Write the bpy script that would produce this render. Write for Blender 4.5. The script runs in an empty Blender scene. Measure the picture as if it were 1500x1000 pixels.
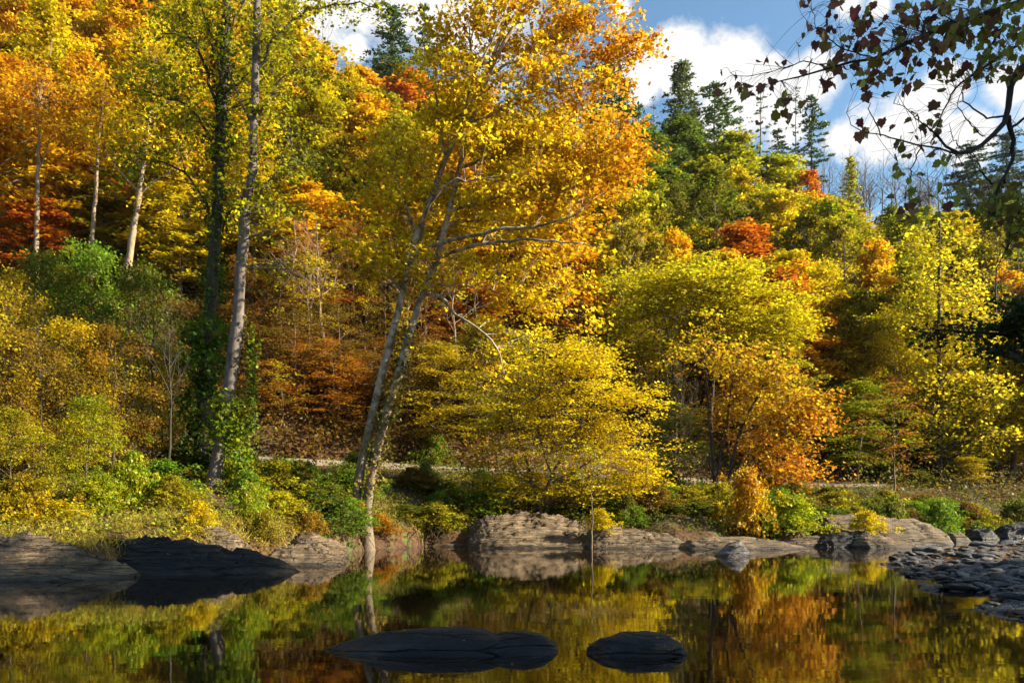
import bpy, math
import numpy as np
from mathutils import Vector, noise as mnoise
PI = math.pi
sc = bpy.context.scene
COL = sc.collection
F, HOR, CAMZ = 1200.0, 745.0, 1.7        # focal length in photo pixels, horizon row, eye height above the water

def P(px, py, d):
    return np.array([(px-750)/F*d, d, CAMZ+(HOR-py)/F*d])

# ------------------------------------------------------------------ terrain
SHX = np.array([-80,-40,-20,-15,-12,-9.5,-8,-7,-6,-4,0,7,14,20,34,60,120,260.])
SHY = np.array([12,14,17,18.5,20,22,25.5,29,34,36.5,38,36.5,39,44,54,64,80,110.])
RDX = np.array([-140,-60,-21,-14,-7,5,17,36,80,260.])
RDY = np.array([32,38,42,44,47,52,57,63,75,115.])
RZX = np.array([-60,-21,-14,-8,5,17,36,80.])
RZY = np.array([4.9,4.35,4.1,3.95,3.5,3.25,3.25,3.4])
RIX = np.array([-140,-60,0,30,70,150,260.])
RIY = np.array([118,126,136,146,160,185,215.])
def shore_y(x): return np.interp(x, SHX, SHY)
def road_y(x): return np.interp(x, RDX, RDY)
def road_z(x): return np.interp(x, RZX, RZY)
def smooth(a, b, x):
    t = np.clip((x-a)/(b-a), 0, 1); return t*t*(3-2*t)
def wob(x, y):
    return (np.sin(x*.31+1.3*np.sin(y*.17))+np.sin(y*.27+1.7*np.sin(x*.13)+2)+.6*np.sin(x*.83+y*.51)+.4*np.sin(x*1.7-y*1.3+1))/3
def terrain(x, y):
    x = np.asarray(x, float); y = np.asarray(y, float)
    ys = shore_y(x)+.5*np.sin(x*1.3)+.25*np.sin(x*3.1+1); yr = road_y(x); zr = road_z(x)
    t = np.clip((y-ys)/np.maximum(yr-2.4-ys, 1), 0, 1)
    bank = .35*smooth(0, .05, t)+(zr-.35)*t**.85+.22*wob(x*1.5, y*1.5)*smooth(.03, .2, t)*(1-smooth(.8, 1, t))
    bed = np.maximum(-.08-.22*(ys-y), -.9)
    z = np.where(y < ys, bed, bank)
    s = y-yr-2.4
    L = np.interp(x, RIX, RIY)-yr
    q = .6*s
    top = .6*L
    k = 4.0
    hill = -np.logaddexp(-q/k, -top/k)*k-np.maximum(s-L, 0)*.12
    hill = np.maximum(hill, 0)*1.0+1.5*wob(x*.35, y*.35)*smooth(3, 20, s)+.25*wob(x*1.9, y*1.9)*smooth(1, 6, s)+.5*smooth(0, 1.6, s)
    z = np.where(s > 0, zr+.5+hill, np.where(t >= 1, zr-.05+.55*np.clip((y-yr+2.4)/4.8, 0, 1)-.05, z))
    # the gravel bar and the near bank on the other side of the stream
    xb = np.interp(y, [0, 8, 12.75, 16, 20, 24, 30, 35, 40, 46], [5.0, 6.3, 7.9, 9.3, 10.2, 11, 14.2, 18.5, 30, 70])
    xb = xb+.35+.3*np.sin(y*1.7)+.2*np.sin(y*3.9)
    db = x-xb
    bar = np.where(db > 0, .02+.055*db+.012*np.maximum(db-7, 0)**1.5, np.maximum(.02+.16*db, -.9))
    bar = np.minimum(bar, 3.5)
    z = np.where((y < 44), np.maximum(z, bar), z)
    z = np.maximum(z, np.minimum(-.9+.35*(5.5-y), 1.2))
    return z
def ground(x, y): return float(terrain(x, y))

# ------------------------------------------------------------------ mesh helpers
def mesh_from(name, V, Fq, mats, attrs=None, smooth_=False, tri=None):
    me = bpy.data.meshes.new(name)
    V = np.asarray(V, np.float32); n = len(V)
    Fq = np.asarray(Fq, np.int32).reshape(-1, 4) if len(Fq) else np.zeros((0, 4), np.int32)
    tri = np.asarray(tri, np.int32).reshape(-1, 3) if tri is not None and len(tri) else np.zeros((0, 3), np.int32)
    me.vertices.add(n); me.vertices.foreach_set('co', V.ravel())
    nl = Fq.size+tri.size
    me.loops.add(nl); me.polygons.add(len(Fq)+len(tri))
    me.loops.foreach_set('vertex_index', np.concatenate([Fq.ravel(), tri.ravel()]))
    me.polygons.foreach_set('loop_start', np.concatenate([np.arange(len(Fq))*4, Fq.size+np.arange(len(tri))*3]).astype(np.int32))
    if smooth_: me.polygons.foreach_set('use_smooth', np.ones(len(Fq)+len(tri), bool))
    for k, a in (attrs or {}).items():
        at = me.attributes.new(k, 'FLOAT', 'POINT'); at.data.foreach_set('value', np.asarray(a, np.float32))
    me.update(calc_edges=True)
    for m in mats: me.materials.append(m)
    return me

class Geo:
    def __init__(s): s.V=[]; s.F=[]; s.n=0; s.A=[]; s.B=[]
    def add(s, V, F_, a=None, b=None):
        s.V.append(V); s.F.append(np.asarray(F_)+s.n); s.n += len(V)
        s.A.append(np.zeros(len(V)) if a is None else a); s.B.append(np.zeros(len(V)) if b is None else b)
    def tube(s, pts, rad, sides=6):
        pts = np.asarray(pts, float); rad = np.asarray(rad, float); K = len(pts)
        T = np.gradient(pts, axis=0); T /= np.linalg.norm(T, axis=1)[:, None]+1e-9
        d = pts[-1]-pts[0]; ref = np.eye(3)[np.argmin(np.abs(d))]
        A = np.cross(T, ref); A /= np.linalg.norm(A, axis=1)[:, None]+1e-9
        B = np.cross(T, A)
        ang = np.arange(sides)*2*PI/sides
        V = (pts[:, None, :]+rad[:, None, None]*(np.cos(ang)[None, :, None]*A[:, None, :]+np.sin(ang)[None, :, None]*B[:, None, :])).reshape(-1, 3)
        i = np.arange(K-1)[:, None]*sides; j = np.arange(sides)[None, :]; j2 = (j+1) % sides
        s.add(V, np.stack([i+j, i+j2, i+sides+j2, i+sides+j], -1).reshape(-1, 4))
    def leaves(s, rng, C, size, up=.5, asp=.8, a=None, b=None, fold=.15, tdir=None, szvar=.5):
        C = np.asarray(C, float); N = len(C)
        if N == 0: return
        nrm = rng.normal(size=(N, 3)); nrm /= np.linalg.norm(nrm, axis=1)[:, None]; nrm[:, 2] = np.abs(nrm[:, 2])*(.5+up)+up
        nrm /= np.linalg.norm(nrm, axis=1)[:, None]
        t = rng.normal(size=(N, 3)) if tdir is None else tdir+.35*rng.normal(size=(N, 3))
        if tdir is None:
            t -= (t*nrm).sum(1)[:, None]*nrm
        t /= np.linalg.norm(t, axis=1)[:, None]+1e-9
        w = np.cross(nrm, t); w /= np.linalg.norm(w, axis=1)[:, None]+1e-9
        L = (size*(1+szvar*rng.uniform(-1, 1, N)))[:, None]
        V = np.stack([C-t*L*.5, C+w*L*asp*.5-t*L*.08+nrm*L*fold, C+t*L*.5, C-w*L*asp*.5-t*L*.08+nrm*L*fold], 1).reshape(-1, 3)
        s.add(V, np.arange(4*N).reshape(-1, 4), np.repeat(a if a is not None else np.zeros(N), 4), np.repeat(b if b is not None else rng.uniform(0, 1, N), 4))
    def mesh(s, name, mat, smooth_=False):
        if not s.V: return mesh_from(name, np.zeros((0, 3)), [], [mat])
        return mesh_from(name, np.concatenate(s.V), np.concatenate(s.F), [mat], {'lv': np.concatenate(s.A), 'bv': np.concatenate(s.B)}, smooth_)
    def shift(s, o):
        s.V = [v-o for v in s.V]

def bez(a, c, b, n):
    t = np.linspace(0, 1, n)[:, None]
    return (1-t)**2*a+2*t*(1-t)*c+t*t*b
def spline(pts, n):
    pts = np.asarray(pts, float)
    if len(pts) < 3:
        t = np.linspace(0, 1, n)[:, None]; return pts[0]*(1-t)+pts[-1]*t
    out = []; Q = np.vstack([2*pts[0]-pts[1], pts, 2*pts[-1]-pts[-2]])
    for u in np.linspace(0, len(pts)-1-1e-6, n):
        i = int(u); t = u-i; p0, p1, p2, p3 = Q[i:i+4]
        out.append(.5*(2*p1+(p2-p0)*t+(2*p0-5*p1+4*p2-p3)*t*t+(3*p1-p0-3*p2+p3)*t**3))
    return np.array(out)

# ------------------------------------------------------------------ materials
class NT:
    def __init__(s, name):
        s.m = bpy.data.materials.new(name); s.m.use_nodes = True; s.t = s.m.node_tree; s.t.nodes.clear()
        s.out = s.t.nodes.new('ShaderNodeOutputMaterial')
    def n(s, typ, **kw):
        nd = s.t.nodes.new('ShaderNode'+typ)
        for k, v in kw.items():
            if k.startswith('i_'):
                key = k[2:]; key = int(key) if key.isdigit() else key.replace('_', ' ')
                s.put(nd, key, v)
            else: setattr(nd, k, v)
        return nd
    def put(s, nd, key, v):
        if isinstance(v, bpy.types.NodeSocket): s.t.links.new(v, nd.inputs[key])
        else: nd.inputs[key].default_value = v
    def mix(s, fac, a, b, mode='MIX'):
        nd = s.n('Mix', data_type='RGBA', blend_type=mode)
        for i, v in ((0, fac), (6, a), (7, b)):
            if isinstance(v, tuple) and len(v) == 3: v = v+(1,)
            s.put(nd, i, v)
        return nd.outputs[2]
    def math(s, op, a, b=0., c=0.):
        nd = s.n('Math', operation=op); s.put(nd, 0, a); s.put(nd, 1, b); s.put(nd, 2, c); return nd.outputs[0]
    def noise(s, vec, scale, detail=4, rough=.55, dist=0):
        nd = s.n('TexNoise'); s.put(nd, 'Vector', vec); s.put(nd, 'Scale', scale); s.put(nd, 'Detail', detail); s.put(nd, 'Roughness', rough); s.put(nd, 'Distortion', dist)
        return nd.outputs[0]
    def ramp(s, v, stops):
        nd = s.n('ValToRGB'); s.put(nd, 0, v); e = nd.color_ramp.elements
        while len(e) < len(stops): e.new(.5)
        for x, (p, c) in zip(e, stops): x.position = p; x.color = c+(1,) if len(c) == 3 else c
        return nd.outputs[0]
    def done(s, sh, ): s.t.links.new(sh, s.out.inputs[0]); return s.m

def leaf_mat(name, trans=.5, gloss=.06):
    k = NT(name)
    lv = k.n('Attribute', attribute_name='lv').outputs['Fac']; bv = k.n('Attribute', attribute_name='bv').outputs['Fac']
    c1 = k.n('ObjectInfo').outputs['Color']; c2 = k.n('Attribute', attribute_type='OBJECT', attribute_name='tint2').outputs['Color']
    c = k.mix(lv, c1, c2)
    val = k.math('MULTIPLY_ADD', bv, 1.0, .42)
    hue = k.math('MULTIPLY_ADD', bv, .055, .4735)
    hsv = k.n('HueSaturation'); k.put(hsv, 'Hue', hue); k.put(hsv, 'Saturation', 1.0); k.put(hsv, 'Value', val); k.put(hsv, 'Color', c)
    col = hsv.outputs[0]
    d = k.n('BsdfDiffuse'); k.put(d, 'Color', col)
    t = k.n('BsdfTranslucent'); k.put(t, 'Color', col)
    m = k.n('MixShader'); k.put(m, 0, trans); k.put(m, 1, d.outputs[0]); k.put(m, 2, t.outputs[0])
    g = k.n('BsdfGlossy'); k.put(g, 'Roughness', .45); k.put(g, 'Color', (.9, .9, .9, 1))
    m2 = k.n('MixShader'); k.put(m2, 0, gloss); k.put(m2, 1, m.outputs[0]); k.put(m2, 2, g.outputs[0])
    return k.done(m2.outputs[0])
M_LEAF = leaf_mat('leaf', .52, .015)
M_NEEDLE = leaf_mat('needle', .25, .03)

def bark_mat():
    k = NT('bark'); tc = k.n('TexCoord'); mp = k.n('Mapping'); k.put(mp, 'Vector', tc.outputs['Object']); k.put(mp, 'Scale', (1, 1, .25))
    n1 = k.noise(mp.outputs[0], 9, 6, .65); n2 = k.noise(tc.outputs['Object'], 1.1, 4, .6)
    oc = k.n('ObjectInfo').outputs['Color']
    c = k.mix(1.0, oc, k.ramp(n1, [(.3, (.45, .42, .38)), (.7, (1.25, 1.22, 1.2))]), 'MULTIPLY')
    c = k.mix(k.ramp(n2, [(.5, (0, 0, 0)), (.62, (1, 1, 1))]), c, k.mix(1.0, c, (.5, .48, .4), 'MULTIPLY'))
    p = k.n('BsdfPrincipled'); k.put(p, 'Base Color', c); k.put(p, 'Roughness', .9)
    b = k.n('Bump'); k.put(b, 'Strength', .6); k.put(b, 'Distance', .03); k.put(b, 'Height', n1); k.put(p, 'Normal', b.outputs[0])
    return k.done(p.outputs[0])
M_BARK = bark_mat()
def pale_bark_mat():
    k = NT('mottled_bark'); tc = k.n('TexCoord')
    n1 = k.noise(tc.outputs['Object'], 2.6, 5, .6, .6); n2 = k.noise(tc.outputs['Object'], 22, 4, .6)
    geo = k.n('NewGeometry'); sx = k.n('SeparateXYZ'); k.put(sx, 0, tc.outputs['Object'])
    c = k.ramp(n1, [(.36, (.12, .085, .055)), (.47, (.27, .20, .13)), (.57, (.46, .37, .27)), (.7, (.60, .50, .38))])
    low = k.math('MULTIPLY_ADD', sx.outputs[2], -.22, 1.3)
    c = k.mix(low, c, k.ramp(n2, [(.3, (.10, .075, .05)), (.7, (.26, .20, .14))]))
    c = k.mix(.35, c, k.ramp(n2, [(.3, (.3, .25, .2)), (.7, (.6, .5, .4))]), 'MULTIPLY')
    p = k.n('BsdfPrincipled'); k.put(p, 'Base Color', c); k.put(p, 'Roughness', .85)
    b = k.n('Bump'); k.put(b, 'Strength', .4); k.put(b, 'Distance', .02); k.put(b, 'Height', n2); k.put(p, 'Normal', b.outputs[0])
    return k.done(p.outputs[0])
M_PALE = pale_bark_mat()

def ground_mat():
    k = NT('forest_floor'); tc = k.n('TexCoord'); v = tc.outputs['Object']
    n1 = k.noise(v, .35, 5, .6); n2 = k.noise(v, 6, 6, .7); n3 = k.noise(v, 28, 3, .6); n4 = k.noise(v, 1.3, 4, .6)
    litter = k.ramp(n2, [(.3, (.02, .010, .004)), (.5, (.075, .034, .012)), (.7, (.15, .072, .026))])
    litter = k.mix(.5, litter, k.ramp(n3, [(.3, (.4, .35, .3)), (.7, (1.4, 1.3, 1.1))]), 'MULTIPLY')
    moss = k.ramp(n2, [(.3, (.03, .045, .01)), (.7, (.10, .12, .022))])
    c = k.mix(k.ramp(n4, [(.48, (0, 0, 0)), (.6, (1, 1, 1))]), litter, moss)
    c = k.mix(k.ramp(n1, [(.4, (1, 1, 1)), (.6, (0, 0, 0))]), c, litter)
    sx = k.n('SeparateXYZ'); k.put(sx, 0, v)
    wet = k.ramp(k.math('MULTIPLY_ADD', sx.outputs[2], 2.0, .3), [(.2, (1, 1, 1)), (.5, (0, 0, 0))])
    c = k.mix(wet, c, k.ramp(n2, [(.3, (.012, .009, .006)), (.7, (.05, .035, .02))]))
    p = k.n('BsdfPrincipled'); k.put(p, 'Base Color', c); k.put(p, 'Roughness', .95)
    b = k.n('Bump'); k.put(b, 'Strength', .8); k.put(b, 'Distance', .12); k.put(b, 'Height', n2); k.put(p, 'Normal', b.outputs[0])
    return k.done(p.outputs[0])
M_GROUND = ground_mat()
def road_mat():
    k = NT('gravel_road'); tc = k.n('TexCoord'); v = tc.outputs['Object']
    n2 = k.noise(v, 5, 6, .7); n3 = k.noise(v, 40, 3, .6)
    c = k.ramp(n2, [(.3, (.17, .125, .085)), (.7, (.31, .235, .17))])
    c = k.mix(.5, c, k.ramp(n3, [(.3, (.5, .5, .5)), (.7, (1.2, 1.2, 1.2))]), 'MULTIPLY')
    p = k.n('BsdfPrincipled'); k.put(p, 'Base Color', c); k.put(p, 'Roughness', .95)
    return k.done(p.outputs[0])
def water_mat():
    k = NT('river_water'); tc = k.n('TexCoord'); v = tc.outputs['Object']
    mp = k.n('Mapping'); k.put(mp, 'Vector', v); k.put(mp, 'Scale', (.8, 2.2, 1))
    n1 = k.noise(mp.outputs[0], .9, 3, .5); n2 = k.noise(mp.outputs[0], 4.5, 3, .5); n3 = k.noise(v, .14, 2, .5)
    h = k.math('MULTIPLY_ADD', n2, .16, n1)
    amp = k.ramp(n3, [(.35, (.35, .35, .35)), (.65, (1, 1, 1))])
    c = k.ramp(k.noise(v, .45, 5, .6), [(.35, (.004, .0025, .0012)), (.65, (.016, .008, .003))])
    p = k.n('BsdfPrincipled'); k.put(p, 'Base Color', c); k.put(p, 'Roughness', .025); k.put(p, 'IOR', 2.6)
    b = k.n('Bump'); k.put(b, 'Strength', k.math('MULTIPLY', amp, .045)); k.put(b, 'Distance', .05); k.put(b, 'Height', h); k.put(p, 'Normal', b.outputs[0])
    return k.done(p.outputs[0])
def n2v(k, v):
    nd = k.n('TexNoise'); k.put(nd, 'Vector', v); k.put(nd, 'Scale', 1.5); k.put(nd, 'Detail', 3); return nd.outputs[1]
def rock_mat(name, cs, dark=.0, rough=.75):
    k = NT(name); tc = k.n('TexCoord'); v = tc.outputs['Object']
    mp = k.n('Mapping'); k.put(mp, 'Vector', v); k.put(mp, 'Rotation', (.25, .22, .1)); k.put(mp, 'Scale', (.6, 1.6, 7))
    n1 = k.noise(mp.outputs[0], 1.6, 7, .65, .4); n2 = k.noise(v, 1.1, 5, .6); n3 = k.noise(v, 16, 5, .65)
    c = k.ramp(n1, [(.3, cs[0]), (.5, cs[1]), (.7, cs[2])])
    c = k.mix(.75, c, k.ramp(n3, [(.3, (.5, .48, .46)), (.7, (1.3, 1.3, 1.3))]), 'MULTIPLY')
    c = k.mix(k.ramp(n2, [(.5, (0, 0, 0)), (.66, (.8, .8, .8))]), c, tuple(x*.45 for x in cs[1]))
    vo = k.n('TexVoronoi', feature='DISTANCE_TO_EDGE'); m2 = k.n('Mapping'); k.put(m2, 'Vector', k.mix(.12, v, n2v(k, v))); k.put(m2, 'Rotation', (.2, .2, .3)); k.put(m2, 'Scale', (.28, .9, 4.6)); k.put(vo, 'Vector', m2.outputs[0]); k.put(vo, 'Scale', 1.6)
    crack = k.ramp(vo.outputs['Distance'], [(.0, (1, 1, 1)), (.045, (0, 0, 0))])
    c = k.mix(k.math('MULTIPLY', crack, .75), c, tuple(x*.2 for x in cs[1]))
    geo = k.n('NewGeometry'); sx = k.n('SeparateXYZ'); k.put(sx, 0, geo.outputs['Position'])
    wet = k.ramp(k.math('ADD', sx.outputs[2], k.math('MULTIPLY', n2, .12)), [(.10, (1, 1, 1)), (.2, (0, 0, 0))])
    c = k.mix(k.math('MULTIPLY', wet, .75), c, (.012, .011, .012))
    rnd = k.n('ObjectInfo').outputs['Random']
    if name == 'grey_rock': c = k.mix(1.0, c, k.ramp(rnd, [(0, (.45, .45, .48)), (.35, (.9, .88, .86)), (.7, (1.25, 1.2, 1.15)), (1, (1.9, 1.7, 1.5))]), 'MULTIPLY')
    p = k.n('BsdfPrincipled'); k.put(p, 'Base Color', c); k.put(p, 'Roughness', k.math('MULTIPLY_ADD', wet, -.3, rough)); k.put(p, 'Specular IOR Level', .3)
    h = k.math('MULTIPLY_ADD', crack, -.5, k.math('MULTIPLY_ADD', n3, .35, n1))
    b = k.n('Bump'); k.put(b, 'Strength', 1); k.put(b, 'Distance', .14); k.put(b, 'Height', h); k.put(p, 'Normal', b.outputs[0])
    return k.done(p.outputs[0])
M_ROCK = rock_mat('weathered_rock', ((.042, .029, .017), (.160, .111, .066), (.32, .238, .15)))
M_ROCKD = rock_mat('dark_wet_rock', ((.004, .004, .004), (.012, .011, .0105), (.042, .038, .034)), rough=.55)  # shade on the ridge and islets is put into this near-black colour
M_ROCKG = rock_mat('grey_rock', ((.03, .03, .034), (.085, .085, .094), (.18, .178, .19)), rough=.55)

# ------------------------------------------------------------------ objects
def link(name, me, parent=None, col=None, tint=None):
    o = bpy.data.objects.new(name, me); COL.objects.link(o)
    if parent: o.parent = parent
    if col: o.color = tuple(col)+(1,)
    if tint is not None: o['tint2'] = [float(x) for x in tint]
    return o
def root(name, label, cat, loc, group=None, rz=0., sc_=(1, 1, 1)):
    o = bpy.data.objects.new(name, None); COL.objects.link(o); o.location = [float(v) for v in loc]; o.rotation_euler = (0, 0, rz); o.scale = sc_
    o['label'] = label; o['category'] = cat; o.empty_display_size = .2
    if group: o['group'] = group
    return o
def struct(name, me, kind='structure', label=None):
    o = link(name, me); o['kind'] = kind
    if label: o['label'] = label
    return o

Y=(.74,.51,.010); YG=(.50,.43,.011); G=(.15,.21,.014); DG=(.085,.12,.018); O=(.62,.23,.010); R=(.50,.105,.012)
OL=(.165,.125,.014); B=(.23,.098,.016); LG=(.20,.34,.018); GB=(.10,.14,.10); PY=(.46,.40,.05)  # OL is darkened: the thicket's partial shade is put into the leaf colour
BK=(.17,.13,.095); BKD=(.06,.045,.035); BKP=(.36,.30,.23)

# ------------------------------------------------------------------ tree prototypes
def prof_oval(t): return max(.05, math.sin(PI*min(1, t*.86+.12)))**.7
def prof_broad(t): return (1-t)**.45*(.55+.45*min(1, t*3.5))
def prof_low(t): return (1-t)**.55

def grow(seed, h, r0, base, rad, prof, nl, ns, clump, flat, nleaf, leaf, up=.5, rise=.6, lean=.03, asp=.8, subl=.35, fork=0):
    rng = np.random.default_rng(seed); T = Geo(); L = Geo()
    K = 10; zs = np.linspace(-.4, h*.95, K); w = np.cumsum(rng.normal(size=(K, 2)), 0)*h*lean*.25; w -= w[0]
    tp = np.c_[w, zs]; T.tube(tp, r0*np.array([1.35]+[1-.93*i/(K-1) for i in range(1, K)]), 8)
    def axis(z): return np.array([np.interp(z, zs, tp[:, 0]), np.interp(z, zs, tp[:, 1]), z])
    cl = []
    for i in range(nl):
        t = min(.98, (i+rng.uniform(.1, .9))/nl); zt = (base+t*(1-base))*h; az = i*2.399+rng.uniform(-.5, .5)
        rr = rad*prof(t)*rng.uniform(.6, 1.08)
        end = axis(zt)+np.array([math.cos(az)*rr, math.sin(az)*rr, rng.uniform(-.03, .03)*h])
        z0 = max(base*h*rng.uniform(.72, 1.0), zt-rise*rr-.02*h); z0 = min(z0, h*.92); st = axis(z0)
        cp = st*.5+end*.5+np.array([0, 0, (zt-z0)*.12])+np.array([math.cos(az), math.sin(az), 0])*rr*.08+rng.normal(size=3)*rr*.09
        lp = bez(st, cp, end, 6); rl = max(.012, r0*.42*(1-z0/h)+.012*h/18)
        T.tube(lp, rl*np.linspace(1, .22, 6), 5)
        tone = rng.uniform(0, 1)
        cl.append((end, tone))
        for j in range(ns):
            s_ = rng.uniform(.35, 1); q = lp[0]*0+np.array([np.interp(s_*5, range(6), lp[:, k]) for k in range(3)])
            off = rng.normal(size=3)*np.array([1, 1, .55])*subl*max(rr, rad*.35)
            off += np.array([math.cos(az), math.sin(az), .35])*subl*rr*.35
            e = q+off
            T.tube(bez(q, q+off*.5+np.array([0, 0, .1*subl*rr]), e, 3), rl*.3*np.array([1, .6, .25]), 3)
            cl.append((e, .6*tone+.4*rng.uniform()))
    for _ in range(3): cl.append((axis(h*rng.uniform(.9, 1.0)), rng.uniform()))
    for c, tone in cl:
        n = int(nleaf*rng.uniform(.5, 1.4)); k = clump*rng.uniform(.7, 1.25)
        C = c+rng.normal(size=(n, 3))*np.array([k, k, k*flat])
        C[:, 2] -= .12*((C[:, :2]-c[:2])**2).sum(1)/max(k, .1)
        L.leaves(rng, C, leaf, up, asp, np.clip(tone*.75+.25*rng.uniform(0, 1, n)+rng.normal(size=n)*.08, 0, 1), np.clip(rng.uniform(0, 1, n)*.6+.4*rng.uniform(), 0, 1))
    return T, L, h, rad

def pine(seed, h, r0, base, rad, nw, nb, tuft, nn, drop=0., needle=.34, pw=.8, nw_len=.075):
    rng = np.random.default_rng(seed); T = Geo(); L = Geo()
    K = 8; zs = np.linspace(-.4, h, K); w = np.cumsum(rng.normal(size=(K, 2)), 0)*h*.003; tp = np.c_[w-w[0], zs]
    T.tube(tp, r0*np.array([1.2]+[1-.95*i/(K-1) for i in range(1, K)]), 7)
    for i in range(nw):
        t = (i+.5)/nw; z = (base+t*(1-base))*h
        for b in range(nb):
            if rng.uniform() < drop: continue
            az = b*2*PI/nb+i*1.1+rng.uniform(-.35, .35); ln = rad*((1-t)**pw*.95+.06)*rng.uniform(.55, 1.1)
            zz = z+rng.uniform(-.5, .5)*h*(1-base)/nw
            st = np.array([np.interp(zz, zs, tp[:, 0]), np.interp(zz, zs, tp[:, 1]), zz]); d = np.array([math.cos(az), math.sin(az), 0])
            end = st+d*ln+np.array([0, 0, ln*rng.uniform(-.12, .22)])
            bp = bez(st, st+d*ln*.55+np.array([0, 0, -.05*ln]), end, 5)
            T.tube(bp, max(.012, r0*.16*(1-t)+.012)*np.linspace(1, .3, 5), 4)
            m = max(2, int(ln/.45))
            for s_ in np.linspace(.3, 1, m):
                c = np.array([np.interp(s_*4, range(5), bp[:, k]) for k in range(3)])+rng.normal(size=3)*np.array([.2, .2, .06])
                n = int(nn*rng.uniform(.6, 1.3)); tone = rng.uniform()
                u = rng.normal(size=(n, 3)); u /= np.linalg.norm(u, axis=1)[:, None]; u[:, 2] = np.abs(u[:, 2])*.8
                C = c+u*tuft*rng.uniform(.2, 1, n)[:, None]*np.array([1, 1, .55])
                L.leaves(rng, C, needle, .2, nw_len/needle*2.2, np.clip(tone*.7+.3*rng.uniform(0, 1, n), 0, 1), rng.uniform(0, 1, n), .02, u)
    return T, L, h, rad

def bare(seed, h, r0, base, rad, nl=16, lev=3):
    rng = np.random.default_rng(seed); T = Geo(); L = Geo()
    K = 9; zs = np.linspace(-.4, h*.97, K); w = np.cumsum(rng.normal(size=(K, 2)), 0)*h*.008; tp = np.c_[w-w[0], zs]
    T.tube(tp, r0*np.array([1.2]+[1-.94*i/(K-1) for i in range(1, K)]), 6)
    def br(p, d, ln, r, lv):
        e = p+d*ln+np.array([0, 0, ln*.15]); m = (p+e)/2+rng.normal(size=3)*ln*.07
        pts = bez(p, m, e, 4); L.tube(pts, np.maximum(r*np.linspace(1, .4, 4), .006), 3)
        if lv > 0:
            for _ in range(3):
                s_ = rng.uniform(.35, 1); q = p+(e-p)*s_; dd = d+rng.normal(size=3)*.55; dd[2] += .25; dd /= np.linalg.norm(dd)
                br(q, dd, ln*rng.uniform(.4, .65), r*.5, lv-1)
    for i in range(nl):
        t = (i+.5)/nl; z = (base+t*(1-base)*.93)*h; az = i*2.4+rng.uniform(-.4, .4)
        d = np.array([math.cos(az)*.8, math.sin(az)*.8, .75]); d /= np.linalg.norm(d)
        br(np.array([np.interp(z, zs, tp[:, 0]), np.interp(z, zs, tp[:, 1]), z]), d, rad*(1-.75*t)*rng.uniform(.7, 1.1), r0*.35*(1-t)+.012, lev-1)
    return T, L, h, rad

PROTO = {}
def reg(key, g, crown_mat=M_LEAF, crown='crown'):
    T, L, h, rad = g
    PROTO[key] = (T.mesh(key+'_trunk', M_BARK, True), L.mesh(key+'_crown', crown_mat), h, rad, crown)
for i in range(4): reg('broad%d' % i, grow(10+i, 18, .24, .24, 4.4, prof_broad, 30, 3, .46, .5, 112, .29))
for i in range(3): reg('oval%d' % i, grow(20+i, 20, .22, .2, 3.5, prof_oval, 34, 3, .42, .55, 84, .28))
for i in range(3): reg('layer%d' % i, grow(30+i, 12, .15, .22, 4.6, prof_broad, 26, 5, .62, .16, 90, .19, up=1.1, rise=.25, subl=.33))
for i in range(3): reg('small%d' % i, grow(40+i, 7, .07, .16, 2.2, prof_oval, 26, 5, .27, .55, 85, .105, subl=.4))
for i in range(3): reg('sparse%d' % i, grow(50+i, 10, .075, .35, 2.0, prof_oval, 18, 3, .3, .35, 26, .15, up=.8, subl=.4))
for i in range(4): reg('shrub%d' % i, grow(60+i, 1.5, .018, .03, 1.25, prof_low, 30, 5, .13, .5, 34, .10, subl=.5, rise=1.2))
reg('pine0', pine(70, 20, .24, .18, 3.4, 24, 6, .55, 26, .08), M_NEEDLE)
reg('pine1', pine(71, 22, .24, .34, 3.2, 15, 5, .65, 40, .2, pw=.5), M_NEEDLE)
reg('pine2', pine(72, 20, .19, .4, 2.6, 15, 5, .5, 24, .3, pw=.55), M_NEEDLE)
reg('pine3', pine(73, 18, .25, .05, 4.0, 26, 7, .45, 24, .0, pw=.9), M_NEEDLE)
reg('pine4', pine(74, 20, .16, .25, 2.0, 18, 4, .4, 9, .35, pw=.5), M_NEEDLE)
for i in range(2): reg('bare%d' % i, bare(80+i, 17, .19, .4, 3.6), M_BARK)
reg('twiggy0', bare(83, 9, .09, .15, 3.4, 22, 4), M_BARK)

RNG = np.random.default_rng(5)
def plant(proto, px, ytop, w, d, c1, c2, label, name='autumn_tree', cat='tree', group='trees on the hillside', bark=BK, zoff=0, hmin=None, x=None):
    tm, cm, h, rad, crown = PROTO[proto]
    X = (px-750)/F*d if x is None else x
    z = ground(X, d)+zoff
    H = CAMZ+(HOR-ytop)/F*d-z
    sz = H/h; sx = (w/F*d)/(2*rad)
    r = root(name, label, cat, (X, d, z), group, RNG.uniform(0, 2*PI), (sx, sx, sz))
    t = link('trunk', tm, r, bark)
    c = link(crown, cm, r, c1 if cm.materials[0] != M_BARK else bark, c2)
    return r

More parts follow.
